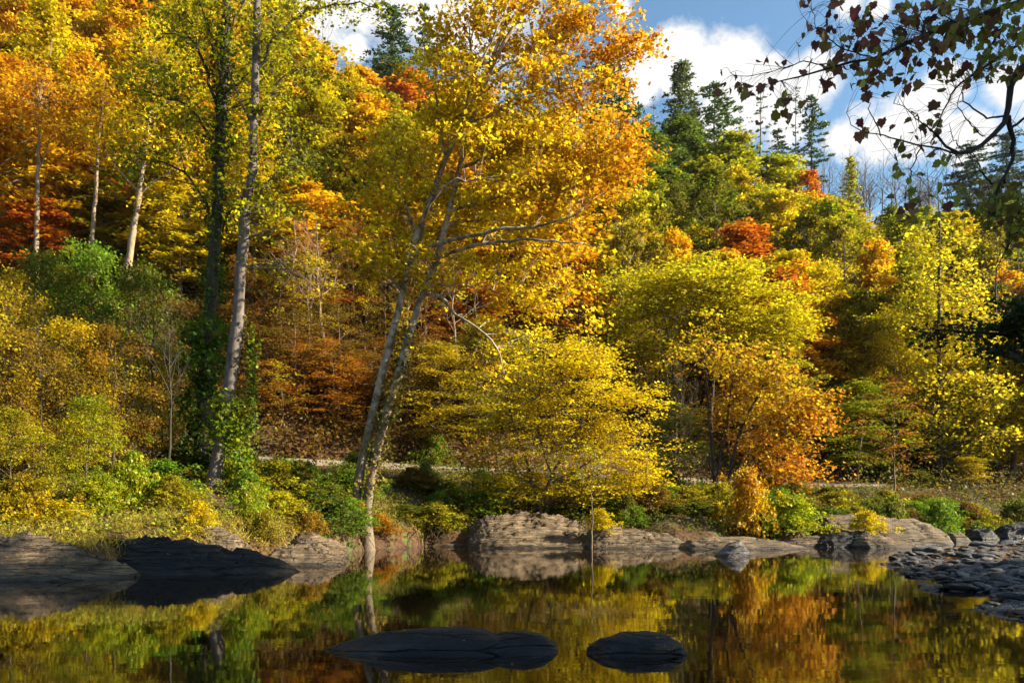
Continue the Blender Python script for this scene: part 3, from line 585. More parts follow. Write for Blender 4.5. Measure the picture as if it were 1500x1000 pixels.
# ------------------------------------------------------------------ trees of the hillside: prototype, column, row of the top, width, distance, two leaf colours, label
HILL = [
 # far left back
 ('broad0', 20,-70,210,104, O, Y, 'orange crowned tree high on the slope at the upper corner beside the dark rust tree'),
 ('broad1',118,-50,210,112, R, O, 'dark rust red tree high on the slope between orange and yellow crowns'),
 ('oval0', 215,-40,170,108, Y, O, 'gold oval tree high on the slope just past the rust red crown'),
 ('broad2',300,-30,190,116, YG, Y, 'lime tree high on the slope directly behind the two tall bank trunks'),
 ('oval1', 405,-15,170,119, Y, YG, 'golden tree high on the slope peeping past the grey leaning trunk'),
 ('broad3',458, 50,130,122, Y, O, 'small gold tree on the crest under the patch of blue sky'),
 ('broad0',524,104,150,127, O, Y, 'orange tree on the crest below the leafy twig against the sky'),
 ('broad1',588,112,150,121, R, O, 'rust orange dome shaped tree on the crest below the two conifers'),
 ('broad2',680,120,170,118, O, Y, 'amber tree on the crest hidden behind the golden sycamore crown'),
 ('broad3',790,180,170,116, Y, OL,'tawny tree on the slope behind the right half of the sycamore crown'),
 ('broad0',-70,-20,210,95, Y, O, 'yellow tree at the very edge of the picture above the rust shrubs'),
 # left middle
 ('broad3',  5,100,200,82, O, Y, 'orange tree with hanging boughs at the edge below the upper orange crown'),
 ('broad1', 88,145,190,78, R, O, 'red orange tree with a pale stem in the middle of the left slope'),
 ('oval2', 175,110,170,87, YG, Y, 'yellow green tree with a forked pale trunk beside the red orange tree'),
 ('broad2',245,135,160,80, Y, YG,'yellow tree half hidden by the boughs of the ivy wrapped tree'),
 ('broad0',312,170,160,88, YG, G,'green gold tree seen in the gap between the two tall bank trunks'),
 ('oval0', 420,150,180,91, Y, O, 'golden oval tree right of the grey leaning trunk'),
 ('broad1',492,185,180,84, O, Y, 'orange gold tree in front of the crest left of the sycamore crown'),
 ('broad2',565,225,170,93, Y, O, 'deep gold tree showing between the sycamore limbs and the crest'),
 ('broad3',445,255,170,75, Y, YG,'bright yellow tree hanging over the dark hillside hollow'),
 ('oval1', 650,250,150,86, Y, YG,'yellow tree directly behind the fork of the twin trunks'),
 # lower left
 ('broad1', 40,285,180,62, O, R, 'small rust tree with drooping boughs low at the edge of the slope'),
 ('broad0',150,270,170,66, YG, OL,'olive tree low on the slope over the green topped thicket'),
 ('oval2', 232,320,150,66, Y, YG,'yellow leaved tree low on the slope left of the ivy wrapped trunk'),
 ('sparse0',500,430,130,64, R, O, 'thin red orange sapling glowing in the dark hollow'),
 ('sparse1',430,470,90,60, O, B, 'thin orange brown sapling beside the grey leaning trunk above the road'),
 ('sparse2',560,420,120,70, B, R, 'rusty thin tree in the hollow just left of the twin trunks'),
 ('sparse0',470,380,140,78, O, Y, 'loose orange tree at the upper rim of the dark hollow'),
 ('sparse1',395,430,90,74, Y, OL,'thin dull yellow tree in the hollow next to the grey trunk'),
 ('sparse2',660,560,90,58, OL, B, 'brown thin sapling behind the foot of the twin trunks'),
 ('sparse0',610,520,80,62, B, OL,'slender brown sapling seen between twin trunks and layered olive tree'),
 ('sparse1',540,520,80,58, B, O, 'slender bare looking sapling over the road left of the twin trunks'),
 ('sparse2',230,520,90,50, Y, O, 'yellow sapling with orange tips beside the thicket over the road'),
 ('broad3',500,330,170,69, Y, O, 'gold and orange tree spreading above the red sapling'),
 ('oval0', 375,330,120,70, YG, G,'green yellow tree behind the middle of the grey leaning trunk'),
 ('small0',455,440,110,60, B, OL, 'russet thicket tree in the hollow close to the grey leaning trunk'),
 ('small1',520,400,120,73, (.14,.065,.012), B, 'dark russet thicket tree high in the hollow'),
 ('small2',590,440,110,66, B, OL, 'orange brown thicket tree in the hollow behind the twin trunks'),
 ('small0',640,470,110,70, B, OL, 'brown thicket tree in the hollow right of the twin trunks'),
 ('small1',395,390,110,66, B, Y, 'brown gold thicket tree in the hollow left of the red sapling'),
 ('small2',480,520,80,55, B, OL, 'low brown thicket tree just over the road in the hollow'),
 ('broad1',560,300,170,82, Y, O, 'gold and russet tree on the upper rim of the hollow'),
 ('broad2',420,290,170,84, Y, OL, 'dull golden leaved tree on the upper rim of the hollow behind the grey trunk'),
 ('broad0',640,320,150,88, O, Y, 'orange and gold tree on the upper rim of the hollow behind the sycamore'),
 ('small0',330,450,110,62, OL, B, 'brown olive thicket tree between the two tall bank trunks'),
 ('broad3',455,262,180,67, Y, O, 'wide golden tree arching over the near side of the hollow right of the grey trunk'),
 ('broad0',575,268,170,70, Y, (.50,.16,.012), 'golden tree with red patches arching over the hollow behind the twin trunks'),
 ('oval1',345,255,130,68, YG, Y, 'lime gold tree between the two tall bank trunks over the thicket'),
 ('broad1',110,235,180,68, O, Y, 'orange gold tree over the green topped thicket trees'),
 ('oval2',268,265,130,64, Y, YG, 'yellow tree with drooping boughs left of the ivy wrapped trunk'),
 ('broad2',650,330,150,68, Y, O, 'golden tree low behind the fork of the twin trunks'),
 # centre behind the sycamore
 ('broad0',815,300,190,76, Y, O, 'golden tree behind the lower right limbs of the sycamore'),
 ('broad1',870,370,160,71, O, Y, 'orange gold tree low behind the sycamore and left of the bare grey tree'),
 ('broad2',740,370,170,68, Y, R, 'yellow and red tree behind the white broken limb'),
 ('broad3',690,400,150,64, O, R, 'rust orange tree just right of the twin trunks fork'),
 ('layer0',715,470,210,53, PY, OL,'olive gold layered tree between the twin trunks and the wide yellow tree'),
 ('layer1',650,500,150,51, Y, OL,'small dull gold layered tree touching the twin trunks'),
 ('layer2',930,440,150,62, YG, OL,'yellow olive layered tree above the wide low yellow tree'),
 ('oval1', 870,330,110,90, O, B, 'russet oval tree beside the bare grey tree on the slope'),
 # right back: greens
 ('broad2',935,185,130,112, DG, G, 'dark green tree on the shaded slope below the tall conifer'),
 ('broad3',1000,180,140,122, DG, G, 'dark green rounded tree at the foot of the tallest ridge conifer'),
 ('broad0',1070,195,150,117, G, YG,'mid green tree on the ridge slope under the loose topped pine'),
 ('broad1',1140,225,150,116, G, YG,'light green tree on the ridge slope under the thin bare stemmed pines'),
 ('oval2', 1040,235,120,104, G, YG,'yellow green oval tree in the upper middle of the right hand slope'),
 ('oval0', 965,250,120,100, DG, G, 'dark green oval tree in the shaded hollow right of the sycamore crown'),
 ('broad2',1100,280,150,103, YG, G,'green yellow tree above the orange row in the middle of the slope'),
 ('oval1', 1180,250,60,112, R, O, 'small red tree on the ridge slope under the thin pines'),
 ('broad3',1215,285,120,113, OL, YG,'olive tree on the slope just left of the pale yellow pine'),
 ('oval2', 1300,330,110,112, G, YG,'green tree below the bare grey ridge trees'),
 ('broad0',1380,315,160,112, OL, YG,'grey olive tree on the slope behind the top of the straight trunked tree'),
 ('broad1',1480,300,160,116, G, OL,'dark green tree on the slope behind the overhanging twigs'),
 ('broad2',1570,300,180,110, YG, OL,'yellow olive tree at the far right edge of the slope'),
 # right middle
 ('broad3',1010,318,150,89, YG, Y, 'pale yellow domed tree in the upper middle of the slope'),
 ('broad1',1092,336,170,80, O, R, 'bright orange tree behind the broad lime yellow one'),
 ('oval0', 1150,392,130,66, R, O, 'red orange tree right of the broad lime yellow one'),
 ('broad0',1205,300,130,99, YG, Y, 'yellow green tree in front of the pale yellow pine'),
 ('oval1', 1195,285,80,107, O, Y, 'small amber tree high on the slope left of the pale yellow pine'),
 ('broad2',1262,355,150,95, YG, Y, 'lime tree just left of the round orange tree'),
 ('broad0',1290,352,100,75, O, Y, 'round bright orange tree halfway up the slope'),
 ('broad3',1215,385,150,81, Y, YG,'clear yellow tree in the middle of the right slope below the lime tree'),
 ('oval2', 1160,350,110,97, YG, OL,'yellow green tree between the orange tree and the lime tree'),
 ('oval0', 1330,400,120,79, Y, OL,'yellow tree left of the straight dark trunk'),
 ('broad1',1460,380,170,80, Y, O, 'orange yellow tree right of the straight dark trunk'),
 ('broad2',1560,400,190,78, Y, YG,'yellow tree cut by the right edge of the picture'),
 # right front
 ('oval1', 1255,430,150,70, YG, OL,'yellow green tree with twin dark stems in the middle of the right slope'),
 ('layer1',1255,560,150,60, YG, G,'low green layered tree over the road below the twin dark stems'),
 ('oval2', 1185,470,120,66, Y, O, 'golden tree behind the orange and green leaning tree'),
 ('layer2',1140,500,150,60, OL, YG,'olive layered tree in the shade right of the broad lime tree'),
 ('oval0', 1480,480,140,66, Y, YG,'yellow tree by the road under the dark near branch'),
 ('broad0',1540,470,170,64, YG, Y,'leafy yellow green tree by the road at the right edge'),
 ('layer0',1310,600,110,64, G, OL,'small dark green layered tree left of the straight trunk'),
 ('layer2',1420,668,70,60, YG, Y,'small yellow layered bushy tree beside the straight dark trunk'),
 ('layer1',985,590,110,50, OL, G,'dark olive layered tree in shade right of the wide yellow tree'),
 ('sparse1',1090,560,100,64, B, O, 'brown leaved thin tree in the shade behind the leaning orange tree'),
 ('sparse2',1010,560,80,60, OL, B, 'shaded thin olive sapling under the broad lime tree'),
 ('oval1', 955,480,110,68, OL, YG,'olive yellow tree in the shade behind the wide yellow tree'),
]
for proto, px, yt, w, d, c1, c2, lab in HILL:
    plant(proto, px, yt, w, d, c1, c2, lab, name='deciduous_tree' if not proto.startswith('sparse') else 'sapling',
          bark=BK if px > 400 else (.26,.20,.14))
SIL = lambda px: np.interp(px, [-100,380,440,560,650,880,900,1000,1100,1200,1300,1400,1600], [-60,-20,70,120,120,150,210,205,225,272,300,300,295])
rf = np.random.default_rng(21)
def fill(n, pxr, dr, hr, wr, pal, seedk, protos, ymin=None):
    for q in range(n):
        px = pxr[0]+(pxr[1]-pxr[0])*((q*.618+seedk*.37) % 1); d = rf.uniform(*dr); X = (px-750)/F*d; z = ground(X, d)
        yt = HOR-(z+rf.uniform(*hr)-CAMZ)*F/d; yt = max(yt, SIL(px)+rf.uniform(0, 40))
        nm, c1, c2, lab = pal[rf.integers(len(pal))]
        plant(protos[rf.integers(len(protos))], px, yt, rf.uniform(*wr)/d*F, d, c1, c2, lab, name='deciduous_tree', group='trees merging into the dense stand of the hillside', bark=(.22,.17,.12))
PL = [('y', Y, O, 'yellow crown with orange flecks merging into the dense golden stand of the left slope'), ('yg', YG, Y, 'lime and gold crown merging into the dense golden stand of the left slope'), ('o', O, Y, 'orange and gold crown merging into the dense golden stand of the left slope'), ('y2', Y, YG, 'clear yellow crown merging into the dense golden stand of the left slope'), ('g', OL, YG, 'olive crown merging into the dense golden stand of the left slope')]
PR = [('y', Y, YG, 'yellow crown merging into the dense mixed stand of the right slope'), ('yg', YG, OL, 'yellow green crown merging into the dense mixed stand of the right slope'), ('g', G, YG, 'green crown merging into the dense mixed stand of the right slope'), ('o', O, Y, 'orange crown merging into the dense mixed stand of the right slope'), ('ol', OL, G, 'olive crown merging into the dense mixed stand of the right slope')]
BO = ['broad0','broad1','broad2','broad3','oval0','oval1','oval2']
fill(34, (-90, 700), (84, 124), (19, 25), (6.5, 9.5), PL, 1, BO)
fill(20, (-90, 380), (62, 84), (17, 23), (6, 9), [PL[2], PL[0], PL[2], PL[3], PL[1]], 2, BO)
fill(14, (380, 760), (74, 90), (14, 19), (6.5, 9), PL, 6, BO)
fill(34, (900, 1640), (80, 125), (13, 19), (6, 9), PR, 3, BO)
fill(16, (920, 1640), (67, 80), (12, 17), (5.5, 8), PR, 4, BO)
fill(10, (1180, 1620), (64, 72), (9, 14), (5, 7), [PR[0], PR[1], PR[0], PR[2]], 7, ['small0', 'small1', 'small2', 'oval1'])
fill(10, (760, 930), (66, 110), (14, 20), (6, 9), PL, 5, BO)
rh = np.random.default_rng(55)
for q in range(92):
    px = 380+150*((q*.618) % 1) if q >= 74 else 340+380*((q*.618) % 1) if q < 52 else rh.uniform(930, 1330); d = rh.uniform(50, 76) if q < 74 else rh.uniform(48, 57); X = (px-750)/F*d
    if abs(d-road_y(X)) < 3.2: d = road_y(X)+3.6+rh.uniform(0, 6); X = (px-750)/F*d
    z = ground(X, d); H = rh.uniform(4, 9.5) if q < 74 else rh.uniform(2.5, 5.5)
    c = [(B, O), (B, OL), (OL, B), ((.36,.15,.012), B), (OL, Y)][rh.integers(5)]
    plant('sparse%d' % rh.integers(3), px, HOR-(z+H-CAMZ)*F/d, rh.uniform(2.6, 4.6)*F/d, d, c[0], c[1], 'thin rust leaved understory sapling in the shaded woods above the road', name='sapling', group='understory saplings in the shaded woods', bark=(.20,.14,.09))
# three pale stems that stand out in the dense left stand
hero('deciduous_tree', 'tree with a forked sunlit pale stem standing clear in the dense left stand', 'pale stemmed trees of the left slope', (186, 400), 60,
     [([(186,400),(192,360),(199,315),(205,280),(212,220),(222,150),(228,90)], .27, .08)], [([(203,285),(222,268),(245,255),(262,240)], .10, .03), ([(208,250),(190,215),(170,190)], .08, .03), ([(205,282),(185,262),(165,238),(150,215)], .09, .03)],
     [(225,130,45,50,2.5,22,.3), (180,190,40,35,2.5,14,.4), (262,225,35,30,2,12,.2), (150,205,30,25,2,10,.4), (240,80,50,40,2.5,18,.3)], Y, YG, clump=.6, nleaf=64, leaf=.22, seed=21, bark=(.33,.25,.16))
hero('deciduous_tree', 'tree with a thin straight pale stem under the red orange crown', 'pale stemmed trees of the left slope', (52, 395), 60,
     [([(52,395),(54,330),(55,270),(57,210),(60,150)], .2, .07)], [([(55,250),(70,215),(85,195)], .07, .02)], [(60,140,50,45,2.4,22,.3), (90,190,35,25,2,12,.4)], O, Y, clump=.6, nleaf=64, leaf=.22, seed=22, bark=(.30,.23,.15))
hero('deciduous_tree', 'tree with a pale stem between the thin straight stem and the forked one', 'pale stemmed trees of the left slope', (132, 395), 62,
     [([(132,395),(136,330),(141,270),(144,210),(150,150)], .19, .07)], [([(141,260),(128,225),(115,205)], .07, .02)], [(150,140,50,45,2.4,20,.3), (112,200,35,25,2,10,.4)], Y, O, clump=.6, nleaf=64, leaf=.22, seed=23, bark=(.28,.21,.14))
RIDGE = [
 ('pine1', 577, 12, 100,131, 'dense dark pine on the crest left of the sycamore top', (.06,.10,.03)),
 ('pine2', 622,  8, 60,133, 'thin topped pine touching the sycamore top on the crest', DG),
 ('pine1', 893, 78, 112,128, 'broad dark pine on the crest behind the sycamore right edge', (.06,.10,.025)),
 ('pine0', 993, 94, 112,139, 'tallest full dark conifer on the ridge beside the big cloud', (.10,.12,.035)),
 ('pine2',1048,124, 100,142, 'loose topped conifer on the ridge next to the tallest one', (.09,.14,.04)),
 ('pine4',1113,128, 60,147, 'almost bare pine stem on the ridge under the hanging leaves', (.08,.10,.05)),
 ('pine4',1166,128, 46,150, 'thin bare pine on the ridge, first of a close pair', (.08,.10,.05)),
 ('pine2',1190,140, 66,151, 'feathery pine on the ridge, second of a close pair', (.06,.10,.04)),
 ('pine4', 958,142, 34,144, 'dead grey conifer on the ridge left of the tallest one', (.14,.13,.12)),
 ('pine4',1085,160, 46,150, 'short thin conifer on the ridge between two larger pines', (.08,.11,.05)),
 ('pine3',1246,232, 74,119, 'pale yellow cone shaped pine on the slope below the bare trees', (.34,.32,.045)),
 ('pine1',1420,212, 84,165, 'bluish green pine on the far ridge behind the forked dark branch', (.06,.10,.06)),
 ('pine1',1476,196, 90,168, 'round topped bluish pine on the far ridge near the picture edge', (.06,.10,.06)),
 ('pine1',1540,190, 90,170, 'bluish pine on the far ridge just past the picture edge', (.06,.10,.06)),
 ('pine2',1015,150, 60,146, 'narrow dark conifer tucked right behind the tallest one', DG),
 ('pine2',1140,190, 50,149, 'short feathery pine on the ridge left of the close pair', (.06,.10,.04)),
 ('pine2', 920,120, 50,136, 'narrow conifer between the broad pine and the dead one', DG),
]
for proto, px, yt, w, d, lab, c in RIDGE:
    plant(proto, px, yt, w, d, c, tuple(v*1.9 for v in c), lab, name='pine_tree', group='conifers on the ridge', bark=(.10,.085,.075))
for k, (px, yt, w, d, lab) in enumerate([
 (1215,228,60,158,'bare tree on the ridge right of the close pair of pines'), (1240,215,60,160,'bare tree rising behind the pale yellow pine'),
 (1268,222,70,160,'bare tree on the ridge just right of the pale yellow pine'), (1290,218,60,163,'bare slim tree under the lowest hanging leaves'),
 (1312,232,70,162,'leafless grey tree on the ridge between slim neighbours'), (1336,226,60,165,'leafless tree on the ridge in line with the round orange tree'),
 (1358,222,70,164,'bare tree on the ridge left of the bluish pine'), (1385,230,70,166,'bare tree touching the bluish pine on the far ridge'),
 (1450,240,70,168,'bare tree between the two bluish pines'), (1205,190,40,154,'tall bare stem beside the feathery pine'), (1130,200,40,152,'bare stem on the ridge among the thin pines'),
 (945,150,50,140,'bare twiggy tree left of the dead conifer'), (975,170,40,142,'bare twiggy tree right of the dead conifer'), (470,-5,60,128,'bare twiggy treetop in the patch of sky over the left slope'), (1500,236,70,168,'bare tree at the right edge of the far ridge')]):
    plant('bare%d' % (k % 2), px, yt, w, d, None, None, lab, name='bare_tree', group='bare trees on the ridge', bark=(.20,.175,.16))
rq = np.random.default_rng(66)
for q in range(34):
    px = rq.uniform(1190, 1530); plant('bare%d' % (q % 2), px, rq.uniform(228, 268), rq.uniform(46, 80), rq.uniform(148, 172), None, None, 'one of the thin grey leafless trees crowding the far ridge', name='bare_tree', group='thin leafless trees crowding the far ridge', bark=(.15,.13,.125))
plant('twiggy0', 915, 290, 130, 74, None, None, 'bare twiggy grey tree on the slope right of the sycamore crown', name='bare_tree', group='bare trees on the slope', bark=(.24,.19,.15))
plant('twiggy0', 1000, 540, 90, 49, None, None, 'bare twiggy shrub tree leaning beside the wide yellow tree', name='bare_tree', group='bare trees on the slope', bark=(.24,.20,.16))
plant('twiggy0', 975, 430, 110, 62, None, None, 'grey leafless tree above the wide yellow tree', name='bare_tree', group='bare trees on the slope', bark=(.24,.19,.15))

# trunks standing in the dark hollow and along the road: thin poles with few leaves, none of them told apart in the photograph
rp = np.random.default_rng(9)
for k in range(70):
    px = rp.uniform(340, 700) if k < 58 else rp.uniform(930, 1500); d = rp.uniform(56, 86) if k < 58 else rp.uniform(70, 86)
    plant('bare%d' % (k % 2), px, rp.uniform(300, 450), rp.uniform(90, 150), d, None, None, 'slender leafless understory pole standing in the shaded woods', name='bare_tree', group='slender poles in the shaded woods', bark=(.24,.17,.105) if k < 58 else (.075,.058,.042))

# ------------------------------------------------------------------ thicket and bushes on the near bank
G_T = 'tall thicket trees on the near bank'
for row in [
 ('small0',  0,395,150,31,OL,Y,'olive thicket tree cut by the picture edge'),
 ('small1', 70,365,150,36,G,OL,'green topped thicket tree second from the picture edge'),
 ('small2',135,358,150,38,G,LG,'bright green topped thicket tree'),
 ('small0',205,385,130,37,G,OL,'deep green leafy thicket tree nearest the ivy wrapped trunk'),
 ('small1', 40,480,140,28,OL,(.34,.18,.015),'brown olive thicket tree in front at the edge'),
 ('small2',110,470,140,30,OL,Y,'dull gold thicket tree in front of the green topped ones'),
 ('small0',175,480,130,31,OL,(.36,.17,.014),'rusty olive thicket tree with thin stems'),
 ('small1',240,500,110,34,Y,OL,'yellow thicket tree beside the ivy wrapped trunk'),
 ('small2',128,580,110,26,YG,G,'low leafy green thicket tree over the pale slab'),
 ('small0', 20,600,110,24,OL,YG,'low olive thicket tree over the sloping slab'),
 ('small1',-50,440,160,27,OL,Y,'thicket tree just past the picture edge')]:
    plant(*row, name='thicket_tree', group=G_T, bark=(.12,.09,.06))
rs = np.random.default_rng(91)
for k in range(14):
    px = 12+250*((k*.618) % 1); d = rs.uniform(27, 37)
    plant('bare%d' % (k % 2), px, rs.uniform(380, 520), rs.uniform(60, 100), d, None, None, 'thin dark stem rising through the thicket of the near bank', name='bare_tree', group='thin dark stems in the thicket', bark=(.05,.04,.03))
G_B = 'bushes along the shore'
SH = [
 ('shrub0',195,668,75,27,LG,YG,'bright green bush lit by sun left of the ivy wrapped trunk'),
 ('shrub1',150,700,70,26,YG,LG,'yellow green bush above the pale sloping slab'),
 ('shrub2', 90,735,80,24.5,YG,Y,'golden green bush overhanging the pale sloping slab'),
 ('shrub3', 35,700,90,24,OL,Y,'olive bush near the picture edge behind the pale slab'),
 ('shrub0',250,700,80,27,OL,YG,'dull yellow bush in front of the ivy wrapped trunk'),
 ('shrub1',290,738,60,25,YG,Y,'light bush at the foot of the grey leaning trunk'),
 ('shrub2',368,712,64,28,LG,YG,'fresh green bush right of the grey leaning trunk'),
 ('shrub3',410,722,90,30,YG,(.40,.33,.02),'yellow green bush over the flat pale slab'),
 ('shrub0',400,695,90,34,G,LG,'dark green bush in the shade below the road'),
 ('shrub1',460,700,90,36,G,OL,'dark green bush between the road and the twin trunks'),
 ('shrub2',452,752,60,29.5,(.34,.24,.03),(.45,.22,.02),'golden dry bush by the flat pale slab'),
 ('shrub3',388,752,50,27,(.42,.33,.02),OL,'golden dry bush between the half buried boulder and flat slab'),
 ('shrub0',590,740,80,38,OL,G,'dark olive bush right of the twin trunks'),
 ('shrub1',600,770,80,38.3,YG,OL,'yellow green bush by the brown waterline stones'),
 ('shrub2',650,735,70,41,G,OL,'green bush left of the big tan slab'),
 ('shrub3',705,720,80,40,G,LG,'fresh green bush at the end of the big tan slab'),
 ('shrub0',640,640,60,50,LG,OL,'light green bush by the road behind the twin trunks'),
 ('shrub1',880,748,46,36.2,YG,Y,'small yellow tuft bush at the base of the thin sapling'),
 ('shrub2',960,735,80,41,DG,G,'dark green bush under the end of the wide yellow tree'),
 ('shrub3',1020,735,80,41,G,OL,'shaded olive bush above the low brown ledge'),
 ('shrub0',1095,692,84,39,O,YG,'orange leaved bush above the grey boulder'),
 ('shrub1',1160,728,92,39.5,LG,YG,'rounded bright green bush above the pale streaked slab'),
 ('shrub2',1120,748,50,39,G,LG,'small dark green bush joining the orange leaved one'),
 ('shrub3',1268,750,56,37.4,Y,YG,'golden fern like tuft on the dark rounded rock'),
 ('shrub0',1310,732,60,44,OL,G,'dull green bush behind the large dark rounded rock'),
 ('shrub1',1376,737,66,45,LG,G,'rounded green bush right of the large dark rounded rock'),
 ('shrub2',1430,742,70,50,OL,YG,'olive bush on the far shore behind the jagged rock'),
 ('shrub3',1490,735,80,52,G,OL,'dark green bush on the far shore behind the long grey rock'),
 ('shrub0',1215,715,80,47,G,OL,'shaded green bush below the road behind the bright green bush'),
 ('shrub1',1300,660,60,62,LG,G,'fresh green bush across the road left of the straight trunk'),
 ('shrub2',1345,690,60,60,G,OL,'dark bush at the foot of the straight trunk'),
 ('shrub3',338,640,46,33,LG,YG,'sunlit ivy mound at the middle of the grey leaning trunk'),
 ('shrub0',500,725,60,33,OL,O,'brown olive bush touching the twin trunks'),
 ('shrub1',555,755,60,35,OL,O,'rusty bush in front of the twin trunks root'),
]
rb = np.random.default_rng(41)
for q in range(170):
    px = rb.uniform(-40, 1560) if q < 90 else rb.uniform(880, 1570); yr0 = road_y((px-750)/F*40); dd = rb.uniform(.1, .78); X0 = (px-750)/F*36; ys0 = shore_y(X0)
    d = ys0+.6+dd*(road_y(X0)-3.2-ys0)
    X = (px-750)/F*d
    if d < shore_y(X)+.5: d = shore_y(X)+1.0; X = (px-750)/F*d
    if (40 < px < 270 and d < 24.5) or (250 < px < 520 and d < 30) or (275 < px < 345 and d < 33): continue
    z = ground(X, d); H = rb.uniform(.5, 1.3)
    c = [(G, LG), (OL, G), (OL, B), (G, OL), (OL, YG), (DG, G)][rb.integers(6)]
    plant('shrub%d' % rb.integers(4), px, HOR-(z+H-CAMZ)*F/d, rb.uniform(1.3, 2.8)*F/d, d, c[0], c[1], 'low leafy weed bush in the tangle between river and road', name='shrub', cat='bush', group='low weed bushes of the bank', bark=(.12,.09,.06), zoff=-.1)
for row in SH:
    zo = -.1
    if row[1] in (880, 1268): zo = CAMZ+(HOR-(778 if row[1] == 880 else 777))/F*row[4]-ground((row[1]-750)/F*row[4], row[4])
    plant(*row, name='shrub', cat='bush', group=G_B, bark=(.12,.09,.06), zoff=zo)

# ------------------------------------------------------------------ the overhanging tree of the near bank, its trunk outside the frame
hero('overhanging_tree', 'near tree whose dark twigs with lobed purple brown leaves hang in from the upper right', None, (1790, 800), 9.5,
     [([(1790,840,9.5),(1780,600,9.4),(1760,300,9.3),(1740,0,9.2),(1720,-400,9.2),(1700,-800,9.2)], .26, .10)],
     [([(1757,260,9.3),(1640,60,8.5),(1560,60,7.6),(1505,92,7.0),(1479,128,6.8),(1477,170,6.7),(1458,195,6.6),(1430,217,6.5),(1402,226,6.4),(1380,206,6.4),(1362,190,6.4)], .042, .005),
      ([(1477,170,6.7),(1484,215,6.8),(1481,240,6.8),(1462,275,6.8),(1455,310,6.8)], .022, .006), ([(1462,275,6.8),(1440,255,6.8),(1425,225,6.8)], .010, .003), ([(1470,262,6.8),(1490,285,6.8),(1492,330,6.8),(1470,372,6.8),(1458,398,6.8)], .012, .003),
      ([(1750,130,9.3),(1640,-20,8.2),(1540,-10,7.2),(1440,22,6.6),(1370,46,6.5),(1318,68,6.4),(1280,85,6.4),(1220,100,6.3),(1160,115,6.3),(1120,125,6.2)], .03, .003),
      ([(1280,85,6.4),(1235,70,6.4),(1200,45,6.3),(1190,15,6.3)], .006, .002), ([(1220,100,6.3),(1180,90,6.3),(1150,100,6.3),(1100,112,6.2),(1070,108,6.2)], .005, .002), ([(1440,100,6.6),(1400,130,6.5),(1375,180,6.5),(1368,205,6.4)], .009, .003), ([(1500,60,6.9),(1440,100,6.6)], .012, .009),
      ([(1402,226,6.4),(1350,212,6.3),(1300,200,6.3),(1258,192,6.2),(1240,165,6.2)], .008, .002), ([(1380,206,6.4),(1340,170,6.3),(1310,150,6.3)], .006, .002), ([(1350,212,6.3),(1335,250,6.3),(1325,290,6.3)], .006, .002), ([(1290,200,6.3),(1275,160,6.3),(1268,130,6.3)], .005, .002),
      ([(1477,170,6.7),(1440,170,6.7),(1410,140,6.7),(1420,110,6.7)], .009, .003), ([(1479,190,6.7),(1520,160,6.9),(1560,150,7.2)], .012, .006), ([(1430,217,6.5),(1400,210,6.5),(1392,180,6.5)], .006, .002), ([(1440,200,6.6),(1420,180,6.6),(1405,150,6.6),(1412,120,6.6)], .005, .002)],
     [], BKD, BKD, seed=11, bark=(.022,.019,.018))
oh = bpy.data.objects[[o.name for o in bpy.data.objects if o.name.startswith('overhanging_tree')][0]]
OB = np.array(oh.location)
LOBE = np.array([(0,.0),(.2,-.08),(.38,-.06),(.40,.10),(.56,.26),(.42,.36),(.40,.58),(.24,.60),(0,.90),(-.24,.60),(-.40,.58),(-.42,.36),(-.56,.26),(-.40,.10),(-.38,-.06),(-.2,-.08)])
ro = np.random.default_rng(31)
limbpts = []
for o in oh.children:
    if o.name.startswith('limb'):
        v = np.empty(len(o.data.vertices)*3); o.data.vertices.foreach_get('co', v); limbpts.append(v.reshape(-1, 8, 3).mean(1))
limbpts = np.concatenate(limbpts)+OB
limbpts = limbpts[(limbpts[:, 0]/limbpts[:, 1]*F+750 < 1560)]
LV, LT, LA, LB = [], [], [], []; TW = Geo(); nn = 0
def lobed(C, size, tone, hang=.6):
    global nn
    t = ro.normal(size=3)*.6+np.array([0, 0, -hang]); t /= np.linalg.norm(t)
    nrm = ro.normal(size=3)+np.array([0, -.9, .3]); nrm -= nrm.dot(t)*t; nrm /= np.linalg.norm(nrm); w = np.cross(nrm, t)
    curl = ro.uniform(-.5, .5); fo = ro.uniform(.05, .5); sq = ro.uniform(.65, 1.1)
    p = LOBE*size*np.array([sq, 1]); z = fo*np.abs(p[:, 0])+curl*p[:, 1]**2/size
    V = C+p[:, :1]*w+p[:, 1:]*t+z[:, None]*nrm
    cen = C+.3*size*t+curl*.09*size*nrm
    k = len(LOBE); LV.append(np.vstack([V, cen])); LT.extend([(nn+i, nn+(i+1) % k, nn+k) for i in range(k)]); nn += k+1
    LA.extend([tone]*(k+1)); LB.extend([ro.uniform()]*(k+1))
